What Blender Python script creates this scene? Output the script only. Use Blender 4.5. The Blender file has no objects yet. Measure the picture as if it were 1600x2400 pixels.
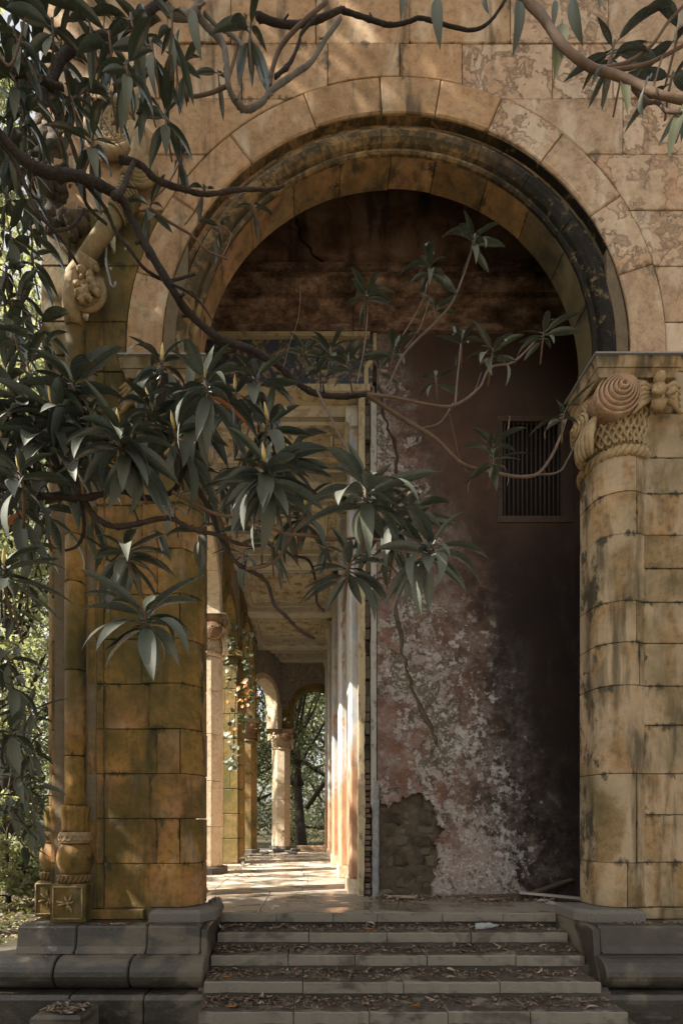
import bpy, bmesh, math, random
import numpy as np
from mathutils import Vector, Matrix, noise as mnoise

random.seed(7)
R_ = random.Random(11)
C = bpy.context.scene.collection
sc = bpy.context.scene

# ------------------------------------------------------------------ camera, sky, sun, exposure
FPX = 1141.0           # focal length in pixels of the 1600-pixel-wide frame
CU, CV = 722.5, 1926.5  # where the level optical axis meets that frame
EYE = 1.05
cd = bpy.data.cameras.new('camera')
cam = bpy.data.objects.new('camera', cd); C.objects.link(cam)
cam.location = (0, 0, EYE); cam.rotation_euler = (math.radians(90), 0, 0)
cd.sensor_fit = 'HORIZONTAL'; cd.sensor_width = 24.0
cd.lens = 24.0 * FPX / 1600.0
cd.shift_x = (800 - CU) / 1600.0
cd.shift_y = (CV - 1200) / 1600.0
cd.clip_start = 0.05; cd.clip_end = 2000
sc.camera = cam

SUN_TO = Vector((-1.0, -0.34, 1.02)).normalized()
w = bpy.data.worlds.new('World'); sc.world = w; w.use_nodes = True
wt = w.node_tree; wt.nodes.clear()
wo = wt.nodes.new('ShaderNodeOutputWorld'); wb = wt.nodes.new('ShaderNodeBackground')
ws = wt.nodes.new('ShaderNodeTexSky'); ws.sky_type = 'NISHITA'; ws.sun_disc = False
ws.sun_elevation = math.asin(SUN_TO.z)
ws.sun_rotation = math.atan2(SUN_TO.x, SUN_TO.y)
ws.air_density = 1.0; ws.dust_density = 3.0; ws.ozone_density = 1.0
wb.inputs['Strength'].default_value = 0.085
whs = wt.nodes.new('ShaderNodeHueSaturation'); whs.inputs['Saturation'].default_value = 0.18   # hazy white sky
wt.links.new(ws.outputs[0], whs.inputs['Color']); wt.links.new(whs.outputs[0], wb.inputs[0]); wt.links.new(wb.outputs[0], wo.inputs[0])
sl = bpy.data.lights.new('sun', 'SUN'); sl.energy = 5.0; sl.angle = math.radians(0.5); sl.color = (1.0, 0.935, 0.83)
so = bpy.data.objects.new('sun', sl); C.objects.link(so)
so.location = (-20, -5, 25)
so.rotation_euler = SUN_TO.to_track_quat('Z', 'Y').to_euler()
sc.view_settings.view_transform = 'Standard'; sc.view_settings.look = 'None'
sc.view_settings.exposure = 1.65; sc.view_settings.gamma = 1.0
sc.view_settings.use_curve_mapping = False
sc.render.engine = 'CYCLES'
try:
    sc.cycles.max_bounces = 8; sc.cycles.diffuse_bounces = 5; sc.cycles.transparent_max_bounces = 6
    sc.cycles.use_denoising = True
except Exception:
    pass

# ------------------------------------------------------------------ mesh helpers
WL = {}                                   # world location of every object that can be a parent

def P(dx, dy, Y):                         # a point on the sight line of photo position (dx, dy) at depth Y
    return Vector(((dx / .98 - CU) * Y / FPX, Y, EYE + (CV - dy / .98) * Y / FPX))

class MB:
    def __init__(s): s.v = []; s.f = []; s.sm = []
    def add(s, vs, fs, smooth=False):
        b = len(s.v); s.v += [tuple(x) for x in vs]; s.f += [tuple(i + b for i in f) for f in fs]; s.sm += [smooth] * len(fs)
        return s
    def box(s, x0, x1, y0, y1, z0, z1):
        return s.add([(x0,y0,z0),(x1,y0,z0),(x1,y1,z0),(x0,y1,z0),(x0,y0,z1),(x1,y0,z1),(x1,y1,z1),(x0,y1,z1)],
                     [(3,2,1,0),(4,5,6,7),(0,1,5,4),(1,2,6,5),(2,3,7,6),(3,0,4,7)])
    def obox(s, c, a, b, d):              # box from centre and three half-axis vectors
        c, a, b, d = Vector(c), Vector(a), Vector(b), Vector(d)
        vs = [c + a*i + b*j + d*k for k in (-1,1) for (i,j) in ((-1,-1),(1,-1),(1,1),(-1,1))]
        return s.add(vs, [(3,2,1,0),(4,5,6,7),(0,1,5,4),(1,2,6,5),(2,3,7,6),(3,0,4,7)])
    def tube(s, pts, rad, n=8, cap=True, bump=0.0):
        pts = [Vector(p) for p in pts]; m = len(pts)
        if not hasattr(rad, '__len__'): rad = [rad] * m
        t0 = (pts[1] - pts[0]).normalized()
        u = t0.orthogonal().normalized(); vs = []
        for i, p in enumerate(pts):
            t = (pts[min(i+1, m-1)] - pts[max(i-1, 0)]); t = t.normalized() if t.length > 1e-9 else t0
            u = (u - t * u.dot(t)); u = u.normalized() if u.length > 1e-6 else t.orthogonal().normalized()
            w_ = t.cross(u)
            for k in range(n):
                a = 2*math.pi*k/n
                r = rad[i] * (1 + (R_.uniform(-bump, bump) if bump else 0))
                vs.append(p + (u*math.cos(a) + w_*math.sin(a)) * r)
        fs = [(i*n+k, i*n+(k+1) % n, (i+1)*n+(k+1) % n, (i+1)*n+k) for i in range(m-1) for k in range(n)]
        if cap: fs += [tuple(range(n))[::-1], tuple((m-1)*n+k for k in range(n))]
        return s.add(vs, fs, True)
    def lathe(s, prof, c, axis=(0,0,1), n=16, start=None, a0=0.0, a1=None, smooth=True, mod=None):
        # prof: (radius, height) pairs
        ax = Vector(axis).normalized(); u = Vector(start).normalized() if start else ax.orthogonal().normalized()
        w_ = ax.cross(u); c = Vector(c); full = a1 is None
        steps = n if full else n + 1; vs = []
        for (r, h) in prof:
            for k in range(steps):
                a = a0 + ((2*math.pi if full else a1 - a0) * k / n)
                rr = r * (mod(k, h) if mod else 1)
                vs.append(c + ax*h + (u*math.cos(a) + w_*math.sin(a))*rr)
        m = len(prof); fs = []
        for i in range(m-1):
            for k in range(steps if full else n):
                k2 = (k+1) % steps
                fs.append((i*steps+k, i*steps+k2, (i+1)*steps+k2, (i+1)*steps+k))
        if full: fs += [tuple(range(steps))[::-1], tuple((m-1)*steps+k for k in range(steps))]
        return s.add(vs, fs, smooth)
    def ball(s, c, r, n=10, m=7, sx=(1,1,1), jit=0.0, rot=None):
        c = Vector(c); vs = []
        for i in range(m+1):
            th = math.pi*i/m
            for k in range(n):
                a = 2*math.pi*k/n
                q = Vector((math.sin(th)*math.cos(a)*sx[0], math.sin(th)*math.sin(a)*sx[1], math.cos(th)*sx[2])) * r
                if jit: q *= 1 + R_.uniform(-jit, jit)
                if rot: q = rot @ q
                vs.append(c + q)
        fs = [(i*n+k, (i+1)*n+k, (i+1)*n+(k+1) % n, i*n+(k+1) % n) for i in range(m) for k in range(n)]
        return s.add(vs, fs, True)
    def torus(s, c, R, r, axis=(0,0,1), n=20, m=8, a0=0, a1=None, start=None):
        ax = Vector(axis).normalized(); u = Vector(start).normalized() if start else ax.orthogonal().normalized(); w_ = ax.cross(u); c = Vector(c)
        full = a1 is None; cnt = n if full else n+1
        pts = [c + (u*math.cos(a) + w_*math.sin(a))*R for a in [a0 + (2*math.pi if full else a1-a0)*k/n for k in range(cnt)]]
        if full: pts.append(pts[0])
        return s.tube(pts, r, m, cap=not full)
    def prism(s, poly, lo, hi, mp, bev=0.0, caps='lo', smooth=False):
        # poly: 2-D outline; mp(a, b, h) -> world. caps: which ends get chamfered
        bm = bmesh.new()
        lov = [bm.verts.new(mp(a, b, lo)) for a, b in poly]; hiv = [bm.verts.new(mp(a, b, hi)) for a, b in poly]
        n = len(poly)
        fl = bm.faces.new(lov); fh = bm.faces.new(hiv[::-1])
        for i in range(n):
            j = (i+1) % n
            bm.faces.new((lov[j], lov[i], hiv[i], hiv[j]))
        bm.normal_update()
        if bev > 0:
            ed = set()
            if 'l' in caps: ed |= set(fl.edges)
            if 'h' in caps: ed |= set(fh.edges)
            try: bmesh.ops.bevel(bm, geom=list(ed), offset=bev, segments=1, profile=.5, affect='EDGES', clamp_overlap=True)
            except Exception: pass
        bmesh.ops.recalc_face_normals(bm, faces=bm.faces[:])
        bm.verts.index_update()
        s.add([v.co.copy() for v in bm.verts], [tuple(v.index for v in f.verts) for f in bm.faces], smooth)
        bm.free(); return s
    def build(s, name, mat, parent=None, origin=None):
        A = np.array(s.v, dtype=float).reshape(-1, 3)
        c = Vector(origin) if origin is not None else Vector(((A.min(0) + A.max(0)) / 2).tolist())
        A = A - np.array(c)
        me = bpy.data.meshes.new(name); me.from_pydata(A.tolist(), [], s.f)
        me.polygons.foreach_set('use_smooth', s.sm); me.update()
        me.materials.append(mat)
        o = bpy.data.objects.new(name, me); C.objects.link(o)
        if parent: o.parent = parent; o.location = c - WL[parent.name]
        else: o.location = c
        WL[o.name] = c
        return o

XZ = lambda a, b, h: (a, h, b)
XY = lambda a, b, h: (a, b, h)
YZ = lambda a, b, h: (h, a, b)

def tag(o, label=None, cat=None, group=None, kind=None):
    if label: o['label'] = label
    if cat: o['category'] = cat
    if group: o['group'] = group
    if kind: o['kind'] = kind
    return o

def thing(name, loc, label, cat, group=None):
    o = bpy.data.objects.new(name, None); C.objects.link(o); o.location = loc; o.empty_display_size = .1
    WL[o.name] = Vector(loc)
    return tag(o, label, cat, group)

def raw_mesh(name, V, F, mat, parent=None, smooth=False, origin=(0,0,0)):   # big numpy meshes of equal-size faces
    V = np.asarray(V, dtype=np.float32) - np.array(origin, dtype=np.float32); F = np.asarray(F, dtype=np.int32); k = F.shape[1]
    me = bpy.data.meshes.new(name)
    me.vertices.add(len(V)); me.vertices.foreach_set('co', V.ravel())
    me.loops.add(F.size); me.loops.foreach_set('vertex_index', F.ravel())
    me.polygons.add(len(F)); me.polygons.foreach_set('loop_start', np.arange(len(F), dtype=np.int32) * k)
    if smooth: me.polygons.foreach_set('use_smooth', np.ones(len(F), dtype=bool))
    me.update(calc_edges=True); me.validate(); me.materials.append(mat)
    o = bpy.data.objects.new(name, me); C.objects.link(o)
    c = Vector(origin)
    if parent: o.parent = parent; o.location = c - WL[parent.name]
    else: o.location = c
    WL[o.name] = c
    return o

# ------------------------------------------------------------------ node helpers
class NT:
    def __init__(s, name):
        s.m = bpy.data.materials.new(name); s.m.use_nodes = True; s.t = s.m.node_tree; s.t.nodes.clear()
        s.out = s.t.nodes.new('ShaderNodeOutputMaterial')
        s.geo = s.t.nodes.new('ShaderNodeNewGeometry'); s.pos = s.geo.outputs['Position']
        s.oi = s.t.nodes.new('ShaderNodeObjectInfo'); s.rnd = s.oi.outputs['Random']
        s.tc = s.t.nodes.new('ShaderNodeTexCoord')
    def put(s, sock, v):
        if v is None: return
        if isinstance(v, bpy.types.NodeSocket): s.t.links.new(v, sock)
        else:
            if hasattr(sock.default_value, '__len__') and not hasattr(v, '__len__'): v = [v] * len(sock.default_value)
            if hasattr(v, '__len__') and len(v) == 3 and len(sock.default_value) == 4: v = (*v, 1)
            sock.default_value = v
    def math(s, op, a, b=None, clamp=False):
        n = s.t.nodes.new('ShaderNodeMath'); n.operation = op; n.use_clamp = clamp
        s.put(n.inputs[0], a)
        if b is not None: s.put(n.inputs[1], b)
        return n.outputs[0]
    def vmul(s, v, k):
        n = s.t.nodes.new('ShaderNodeVectorMath'); n.operation = 'MULTIPLY'; s.put(n.inputs[0], v); s.put(n.inputs[1], k); return n.outputs[0]
    def vadd(s, v, k):
        n = s.t.nodes.new('ShaderNodeVectorMath'); n.operation = 'ADD'; s.put(n.inputs[0], v); s.put(n.inputs[1], k); return n.outputs[0]
    def noise(s, vec, scale, detail=5, rough=.55, dist=0.0, color=False):
        n = s.t.nodes.new('ShaderNodeTexNoise'); s.put(n.inputs['Vector'], vec)
        n.inputs['Scale'].default_value = scale; n.inputs['Detail'].default_value = detail
        n.inputs['Roughness'].default_value = rough; n.inputs['Distortion'].default_value = dist
        return n.outputs['Color' if color else 'Fac']
    def voro(s, vec, scale, feat='F1', out='Distance'):
        n = s.t.nodes.new('ShaderNodeTexVoronoi'); n.feature = feat; s.put(n.inputs['Vector'], vec); n.inputs['Scale'].default_value = scale
        return n.outputs[out]
    def ramp(s, fac, stops, interp='LINEAR'):
        n = s.t.nodes.new('ShaderNodeValToRGB'); n.color_ramp.interpolation = interp; s.put(n.inputs[0], fac); e = n.color_ramp.elements
        while len(e) < len(stops): e.new(.5)
        for i, (p, c) in enumerate(stops):
            e[i].position = p; e[i].color = (*c, 1) if hasattr(c, '__len__') else (c, c, c, 1)
        return n.outputs[0]
    def step(s, fac, a, b):                    # smooth 0..1 between a and b
        n = s.t.nodes.new('ShaderNodeMapRange'); n.interpolation_type = 'SMOOTHSTEP'; s.put(n.inputs[0], fac)
        n.inputs[1].default_value = a; n.inputs[2].default_value = b; n.inputs[3].default_value = 0; n.inputs[4].default_value = 1
        return n.outputs[0]
    def mix(s, fac, a, b, blend='MIX'):
        n = s.t.nodes.new('ShaderNodeMix'); n.data_type = 'RGBA'; n.blend_type = blend
        s.put(n.inputs[0], fac); s.put(n.inputs[6], a); s.put(n.inputs[7], b); return n.outputs[2]
    def sep(s, v):
        n = s.t.nodes.new('ShaderNodeSeparateXYZ'); s.put(n.inputs[0], v); return n.outputs
    def bump(s, h, strength, dist, normal=None):
        n = s.t.nodes.new('ShaderNodeBump'); n.inputs['Strength'].default_value = strength; n.inputs['Distance'].default_value = dist
        s.put(n.inputs['Height'], h)
        if normal: s.t.links.new(normal, n.inputs['Normal'])
        return n.outputs[0]
    def bsdf(s, col, rough=.8, normal=None, spec=.4, **kw):
        n = s.t.nodes.new('ShaderNodeBsdfPrincipled'); s.put(n.inputs['Base Color'], col); s.put(n.inputs['Roughness'], rough)
        s.put(n.inputs['Specular IOR Level'], spec)
        if normal: s.t.links.new(normal, n.inputs['Normal'])
        for k, v in kw.items(): s.put(n.inputs[k.replace('_', ' ')], v)
        s.t.links.new(n.outputs[0], s.out.inputs[0]); s.b = n
        return s.m

def stone(name, cols, moss=((.10,.085,.022), .42), streak=((.05,.04,.025), .40), pale=((.52,.42,.29), .30), edge=.5,
          blister=0.0, rough=.82, grain=.5, tintvar=.6, xmoss=None):
    """Weathered ashlar: per-block tint, cloudy colour, vertical streaks, moss, lime patches, dirt creeping out of the joints."""
    t = NT(name)
    off = t.vadd(t.pos, t.vmul(t.rnd, 41.0))
    n1 = t.noise(off, 1.7, 6, .6, .6)
    f = t.math('ADD', t.math('MULTIPLY', n1, 1.5), t.math('MULTIPLY', t.math('SUBTRACT', t.rnd, .5), tintvar)); f = t.math('SUBTRACT', f, .25, True)
    col = t.ramp(f, [(i / (len(cols)-1), c) for i, c in enumerate(cols)])
    # fine mottling
    n2 = t.noise(off, 14, 8, .65)
    col = t.mix(t.math('MULTIPLY', t.step(n2, .42, .7), .55), col, [c * .55 for c in cols[0]])
    n2b = t.noise(off, 45, 4, .7)
    col = t.mix(t.math('MULTIPLY', t.step(n2b, .52, .75), .30), col, [min(1, c * 1.35) for c in cols[-1]])
    # pale lime skin, flaking in drips
    pv = t.noise(t.vmul(off, (1.0, 1.0, .40)), 2.6, 9, .58, .5)
    pm = t.step(pv, 1 - pale[1] - .20, 1 - pale[1] - .06)
    col = t.mix(t.math('MULTIPLY', pm, .6), col, pale[0])
    # moss
    mv = t.noise(t.pos, .85, 9, .64, .4)
    mm = t.step(mv, 1 - moss[1] - .16, 1 - moss[1] + .15)
    if xmoss:
        x_ = t.sep(t.pos)[0]; mm = t.math('MAXIMUM', mm, t.step(t.math('ADD', x_, t.math('MULTIPLY', t.math('SUBTRACT', t.rnd, .5), 1.6)), *xmoss))
    col = t.mix(t.math('MULTIPLY', mm, .85), col, moss[0])
    # dark vertical streaks
    sv = t.noise(t.vmul(t.pos, (1.0, 1.0, .16)), 4.5, 8, .6, .3)
    sm = t.step(sv, 1 - streak[1] - .08, 1 - streak[1] + .10)
    col = t.mix(t.math('MULTIPLY', sm, .8), col, streak[0])
    # dirt out of the joints, ragged
    g = t.sep(t.tc.outputs['Generated'])
    ez = t.math('MINIMUM', t.math('MULTIPLY', t.math('SUBTRACT', 1.0, g[2]), 1.0), t.math('MULTIPLY', g[2], 2.2))
    ex = t.math('MULTIPLY', t.math('MINIMUM', g[0], t.math('SUBTRACT', 1.0, g[0])), 2.0)
    e = t.math('MINIMUM', ez, ex)
    en = t.math('SUBTRACT', t.noise(t.vmul(t.pos, (1, 1, .5)), 5.5, 8, .7), .52)
    em = t.step(t.math('SUBTRACT', t.math('MULTIPLY', en, 1.6), e), -.06, .10)
    col = t.mix(t.math('MULTIPLY', em, edge), col, streak[0])
    # relief
    h = t.math('ADD', t.math('MULTIPLY', t.noise(off, 9, 8, .65), 1.0), t.math('MULTIPLY', n2b, .25))
    h = t.math('ADD', h, t.math('MULTIPLY', pm, .16))
    nor = t.bump(h, grain, .02)
    if blister > 0:
        bv = t.noise(off, 4.2, 7, .62, .35)
        reg = t.math('MULTIPLY', t.step(t.noise(t.pos, .8, 3, .5), .38, .54), t.ramp(t.rnd, [(.28, .12), (.45, .55), (.8, 1.0)]))
        crust = t.math('MULTIPLY', t.step(bv, .505, .530), reg)
        rim = t.math('MULTIPLY', t.math('SUBTRACT', t.step(bv, .500, .520), t.step(bv, .525, .575)), reg)
        nor = t.bump(t.math('ADD', crust, t.math('MULTIPLY', rim, .6)), blister, .05, nor)
        col = t.mix(t.math('MULTIPLY', t.math('SUBTRACT', reg, crust), .30), col, pale[0])
        col = t.mix(t.math('MULTIPLY', rim, .35), col, (.20,.11,.06))
        pits = t.math('MULTIPLY', t.step(t.noise(off, 17, 3, .5), .62, .68), reg)
        nor = t.bump(t.math('SUBTRACT', 0.0, pits), .5, .02, nor)
        col = t.mix(t.math('MULTIPLY', pits, .4), col, (.16,.09,.05))
    return t.bsdf(col, rough, nor, .3)

def plain(name, cols, scale=6, rough=.8, bump=.4, bscale=25, bdist=.01, spec=.3, stretch=(1,1,1), var=.5):
    t = NT(name); off = t.vadd(t.vmul(t.pos, stretch), t.vmul(t.rnd, 23.0))
    f = t.math('ADD', t.math('MULTIPLY', t.noise(off, scale, 8, .62, .4), 1.6), t.math('MULTIPLY', t.math('SUBTRACT', t.rnd, .5), var))
    f = t.math('SUBTRACT', f, .3, True)
    col = t.ramp(f, [(i / max(1, len(cols)-1), c) for i, c in enumerate(cols)])
    nor = t.bump(t.noise(off, bscale, 8, .65), bump, bdist)
    return t.bsdf(col, rough, nor, spec)

M = {}
M['ochre'] = stone('ochre_stone', [(.13,.075,.014), (.24,.130,.026), (.33,.17,.038), (.36,.165,.055), (.36,.22,.10)],
                   moss=((.050,.044,.008), .555), streak=((.035,.030,.010), .40), pale=((.40,.27,.16), .27), edge=.9)
M['rose'] = stone('rose_stone', [(.27,.162,.085), (.36,.235,.135), (.43,.285,.17), (.42,.25,.14), (.47,.35,.235)],
                  moss=((.16,.095,.042), .30), streak=((.075,.05,.028), .33), pale=((.56,.44,.31), .30), edge=.6, blister=.65)
M['arch'] = stone('arch_stone', [(.24,.132,.054), (.335,.196,.092), (.405,.25,.128), (.395,.22,.10), (.44,.32,.19)],
                  moss=((.15,.09,.03), .34), streak=((.05,.037,.018), .40), pale=((.54,.42,.28), .28), edge=.8)
M['pier'] = stone('pier_stone', [(.115,.076,.031), (.20,.128,.055), (.28,.178,.083), (.315,.18,.078), (.34,.25,.15)],
                  moss=((.075,.062,.020), .43), streak=((.042,.034,.018), .45), pale=((.40,.31,.20), .38), edge=.95)
M['soffit'] = stone('soffit_stone', [(.15,.085,.03), (.24,.13,.05), (.32,.17,.07), (.30,.15,.07), (.34,.20,.10)],
                    moss=((.055,.050,.022), .44), streak=((.03,.026,.015), .44), pale=((.36,.22,.11), .28), edge=.85, xmoss=(1.7, 2.7))
M['carved'] = stone('carved_stone', [(.22,.15,.07), (.31,.21,.10), (.36,.25,.13), (.40,.28,.16)],
                    moss=((.10,.085,.03), .40), streak=((.07,.055,.028), .36), pale=((.42,.31,.19), .25), edge=.3, tintvar=.2, grain=1.0)
M['volute'] = stone('pinkish_carved_stone', [(.24,.14,.075), (.33,.20,.115), (.39,.25,.15), (.42,.29,.19)],
                     moss=((.12,.09,.04), .30), streak=((.08,.06,.03), .30), pale=((.45,.34,.24), .25), edge=.3, tintvar=.2, grain=.9)
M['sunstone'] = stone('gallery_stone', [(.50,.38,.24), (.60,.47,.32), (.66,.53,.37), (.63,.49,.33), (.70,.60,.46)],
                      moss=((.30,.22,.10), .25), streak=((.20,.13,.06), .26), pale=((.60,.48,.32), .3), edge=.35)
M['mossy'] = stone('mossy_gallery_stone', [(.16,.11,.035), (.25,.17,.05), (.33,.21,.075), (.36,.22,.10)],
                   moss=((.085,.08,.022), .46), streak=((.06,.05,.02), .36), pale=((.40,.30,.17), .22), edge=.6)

# dark wet biofilm on the arch moulding
def moulding_mat():
    t = NT('moulding_stone'); x, y, z = t.sep(t.pos)
    wob = t.math('MULTIPLY', t.math('SUBTRACT', t.noise(t.pos, 2.2, 8, .65), .5), 2.4)
    base = t.ramp(t.noise(t.vadd(t.pos, t.vmul(t.rnd, 9.0)), 3, 8, .6), [(.3, (.10,.065,.022)), (.55, (.24,.14,.055)), (.75, (.36,.24,.12))])
    f = t.step(t.math('ADD', x, wob), 1.2, 2.3)
    pat = t.step(t.noise(t.pos, 6, 9, .7, .8), .40, .56)
    left = t.mix(t.math('MULTIPLY', pat, .80), base, (.035,.030,.016))
    dark = t.mix(t.step(t.noise(t.pos, 7, 11, .76, .2), .54, .62), (.016,.0125,.008), (.13,.095,.045))
    col = t.mix(f, left, dark)
    nor = t.bump(t.noise(t.pos, 14, 10, .72), .9, .03)
    rough = t.ramp(t.noise(t.pos, 5, 4, .6), [(.35, .40), (.65, .8)])
    return t.bsdf(col, rough, nor, .10)
M['moulding'] = moulding_mat()

def wet_stone(name, cols, dry, wetlo=.40, wethi=.56, bump=.45, scale=1.4, dirt=False):
    t = NT(name); off = t.vadd(t.pos, t.vmul(t.rnd, 17.0))
    base = t.ramp(t.noise(off, 5, 9, .65), [(i/(len(cols)-1)*.5+.25, c) for i, c in enumerate(cols)])
    wet = t.step(t.noise(t.vmul(t.pos, (1, 1, 1.8)), scale, 7, .62, .4), wetlo, wethi)
    col = t.mix(wet, base, dry)
    spk = t.step(t.noise(off, 60, 6, .7), .58, .72)
    col = t.mix(t.math('MULTIPLY', spk, .35), col, [c*1.5 for c in dry])
    if dirt:
        nz = t.sep(t.geo.outputs['Normal'])[2]
        dm = t.math('MULTIPLY', t.step(nz, .75, .95), t.step(t.noise(t.pos, 3.5, 8, .7), .38, .50))
        col = t.mix(t.math('MULTIPLY', dm, .9), col, (.055,.042,.03))
    rough = t.math('ADD', t.math('MULTIPLY', wet, .34), .40)
    nor = t.bump(t.math('ADD', t.noise(off, 40, 6, .7), t.math('MULTIPLY', t.noise(off, 8, 6, .6), 1.5)), bump, .012)
    return t.bsdf(col, rough, nor, .45)
M['plinth'] = wet_stone('plinth_stone', [(.026,.021,.0145), (.042,.034,.024), (.060,.049,.035)], (.115,.094,.064), .48, .60)
M['granite'] = plain('granite', [(.06,.052,.041), (.11,.097,.078), (.175,.155,.125)], 70, .75, .8, 60, .01)
M['step'] = wet_stone('step_stone', [(.05,.041,.029), (.075,.062,.045), (.10,.083,.062)], (.175,.15,.112), .36, .50, scale=1.9, dirt=True)
M['riser'] = plain('riser_stone', [(.05,.04,.03), (.08,.065,.048), (.11,.09,.068)], 5, .85)
M['mortar'] = plain('mortar', [(.085,.06,.034), (.13,.095,.055), (.17,.125,.075)], 10, .95, .8, 40)
M['dark_mortar'] = plain('dark_mortar', [(.025,.022,.018), (.05,.043,.034)], 10, .95, .8, 40)

def floor_mat():
    t = NT('gallery_floor'); off = t.vadd(t.pos, t.vmul(t.rnd, 5.0))
    base = t.ramp(t.noise(off, 4, 9, .65), [(.3, (.26,.21,.155)), (.5, (.40,.34,.265)), (.7, (.54,.48,.39))])
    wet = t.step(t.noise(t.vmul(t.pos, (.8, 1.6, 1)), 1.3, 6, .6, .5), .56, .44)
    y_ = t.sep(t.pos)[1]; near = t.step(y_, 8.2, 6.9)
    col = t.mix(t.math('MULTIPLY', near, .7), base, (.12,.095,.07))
    col = t.mix(t.math('MULTIPLY', wet, .6), col, (.10,.075,.05))
    rough = t.math('SUBTRACT', .75, t.math('MULTIPLY', wet, .62))
    nor = t.bump(t.noise(off, 30, 8, .65), .25, .006)
    return t.bsdf(col, rough, nor, .5)
M['floor'] = floor_mat()

def plaster_mat():
    t = NT('peeling_red_plaster'); x, y, z = t.sep(t.pos)
    fine = t.noise(t.pos, 7.5, 12, .74, .3); mid = t.noise(t.pos, 2.4, 9, .66, .6); big = t.noise(t.pos, .8, 5, .6)
    wob = t.math('MULTIPLY', t.math('SUBTRACT', mid, .5), 1.9)
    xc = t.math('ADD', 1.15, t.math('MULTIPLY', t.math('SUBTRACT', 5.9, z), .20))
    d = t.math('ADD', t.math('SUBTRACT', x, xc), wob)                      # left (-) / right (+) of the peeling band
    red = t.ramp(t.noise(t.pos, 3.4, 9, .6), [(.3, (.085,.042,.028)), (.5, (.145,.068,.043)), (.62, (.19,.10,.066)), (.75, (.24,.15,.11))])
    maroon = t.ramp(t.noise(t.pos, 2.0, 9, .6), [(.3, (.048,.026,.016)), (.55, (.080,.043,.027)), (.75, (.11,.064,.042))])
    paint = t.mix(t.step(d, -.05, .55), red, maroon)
    # darker low on the right, and towards the top
    dark_right = t.math('MULTIPLY', t.step(t.math('ADD', d, t.math('MULTIPLY', t.math('SUBTRACT', 2.6, z), .16)), .35, 1.0), t.step(z, 6.2, 4.2))
    paint = t.mix(t.math('MULTIPLY', dark_right, .80), paint, (.012,.009,.008))
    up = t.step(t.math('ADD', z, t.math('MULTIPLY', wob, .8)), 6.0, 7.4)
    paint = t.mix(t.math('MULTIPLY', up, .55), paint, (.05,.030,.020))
    under = t.ramp(t.noise(t.pos, 13, 11, .78), [(.30, (.06,.042,.030)), (.41, (.17,.105,.066)), (.47, (.40,.37,.33)), (.53, (.155,.09,.06)), (.585, (.50,.48,.44)), (.66, (.12,.09,.065)), (.74, (.30,.31,.33))])
    # peeled patches
    hw = t.math('ADD', .48, t.math('MULTIPLY', t.math('SUBTRACT', 5.9, z), .085))
    dd = t.math('ADD', t.math('SUBTRACT', x, xc), t.math('MULTIPLY', wob, .45))
    dd = t.math('MAXIMUM', dd, t.math('MULTIPLY', dd, -.50))
    band = t.math('SUBTRACT', 1.0, t.math('DIVIDE', dd, hw))
    band = t.math('MAXIMUM', band, -1.4)
    lowb = t.math('MULTIPLY', t.step(z, 1.5, .3), t.step(x, 1.65, 1.95)); lowb = t.math('MULTIPLY', lowb, t.step(x, 3.3, 2.4))
    pf = t.math('ADD', t.math('MULTIPLY', band, .19), t.math('MULTIPLY', lowb, .17))
    pf = t.math('ADD', pf, t.math('MULTIPLY', t.math('SUBTRACT', mid, .5), .55))
    pf = t.math('ADD', pf, t.math('MULTIPLY', t.math('SUBTRACT', t.noise(t.vmul(t.pos, (1, 1, .6)), 1.5, 4, .55, .4), .54), .85))
    m1 = t.step(t.math('ADD', fine, pf), .605, .635)
    m2 = t.step(t.math('ADD', t.noise(t.pos, 5, 10, .72, .5), t.math('MULTIPLY', t.math('SUBTRACT', pf, t.math('MULTIPLY', lowb, .17)), .9)), .68, .72)
    under2 = t.ramp(t.noise(t.pos, 11, 9, .7), [(.3, (.055,.042,.026)), (.6, (.115,.09,.055)), (.8, (.17,.14,.095))])
    stain = t.step(t.noise(t.vmul(t.pos, (1, 1, .4)), 3.0, 9, .7), .50, .66)
    paint = t.mix(t.math('MULTIPLY', stain, .5), paint, (.055,.045,.032))
    wear = t.step(t.noise(t.pos, 4.2, 10, .74), .40, .68)
    paint = t.mix(t.math('MULTIPLY', t.math('MULTIPLY', wear, t.step(band, -1.2, .6)), .55), paint, under)
    col = t.mix(t.math('MULTIPLY', m1, t.math('ADD', .45, t.math('MULTIPLY', t.step(mid, .35, .6), .45))), paint, under)
    col = t.mix(t.math('MULTIPLY', m2, .9), col, under2)
    # small flecks everywhere near the band
    fl = t.step(t.math('ADD', t.noise(t.pos, 26, 6, .7), t.math('MULTIPLY', pf, .45)), .665, .70)
    col = t.mix(t.math('MULTIPLY', fl, .75), col, (.42,.38,.33))
    wf = t.math('MULTIPLY', t.step(d, -.45, .1), t.step(d, 1.5, .5)); wf = t.math('MULTIPLY', wf, t.step(z, 4.6, 3.4))
    wn = t.step(t.math('ADD', t.noise(t.pos, 8, 12, .80), t.math('ADD', t.math('MULTIPLY', t.noise(t.pos, 1.7, 4, .6), .30), t.math('MULTIPLY', wf, .06))), .752, .785)
    col = t.mix(t.math('MULTIPLY', t.math('MULTIPLY', wn, wf), .7), col, (.45,.42,.38))
    h = t.math('SUBTRACT', t.math('MULTIPLY', fine, .25), t.math('ADD', t.math('MULTIPLY', m1, .35), t.math('MULTIPLY', m2, .7)))
    nor = t.bump(h, .8, .02)
    nor = t.bump(t.noise(t.pos, 60, 4, .6), .2, .004, nor)
    return t.bsdf(col, .85, nor, .25)
M['plaster'] = plaster_mat()

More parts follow.
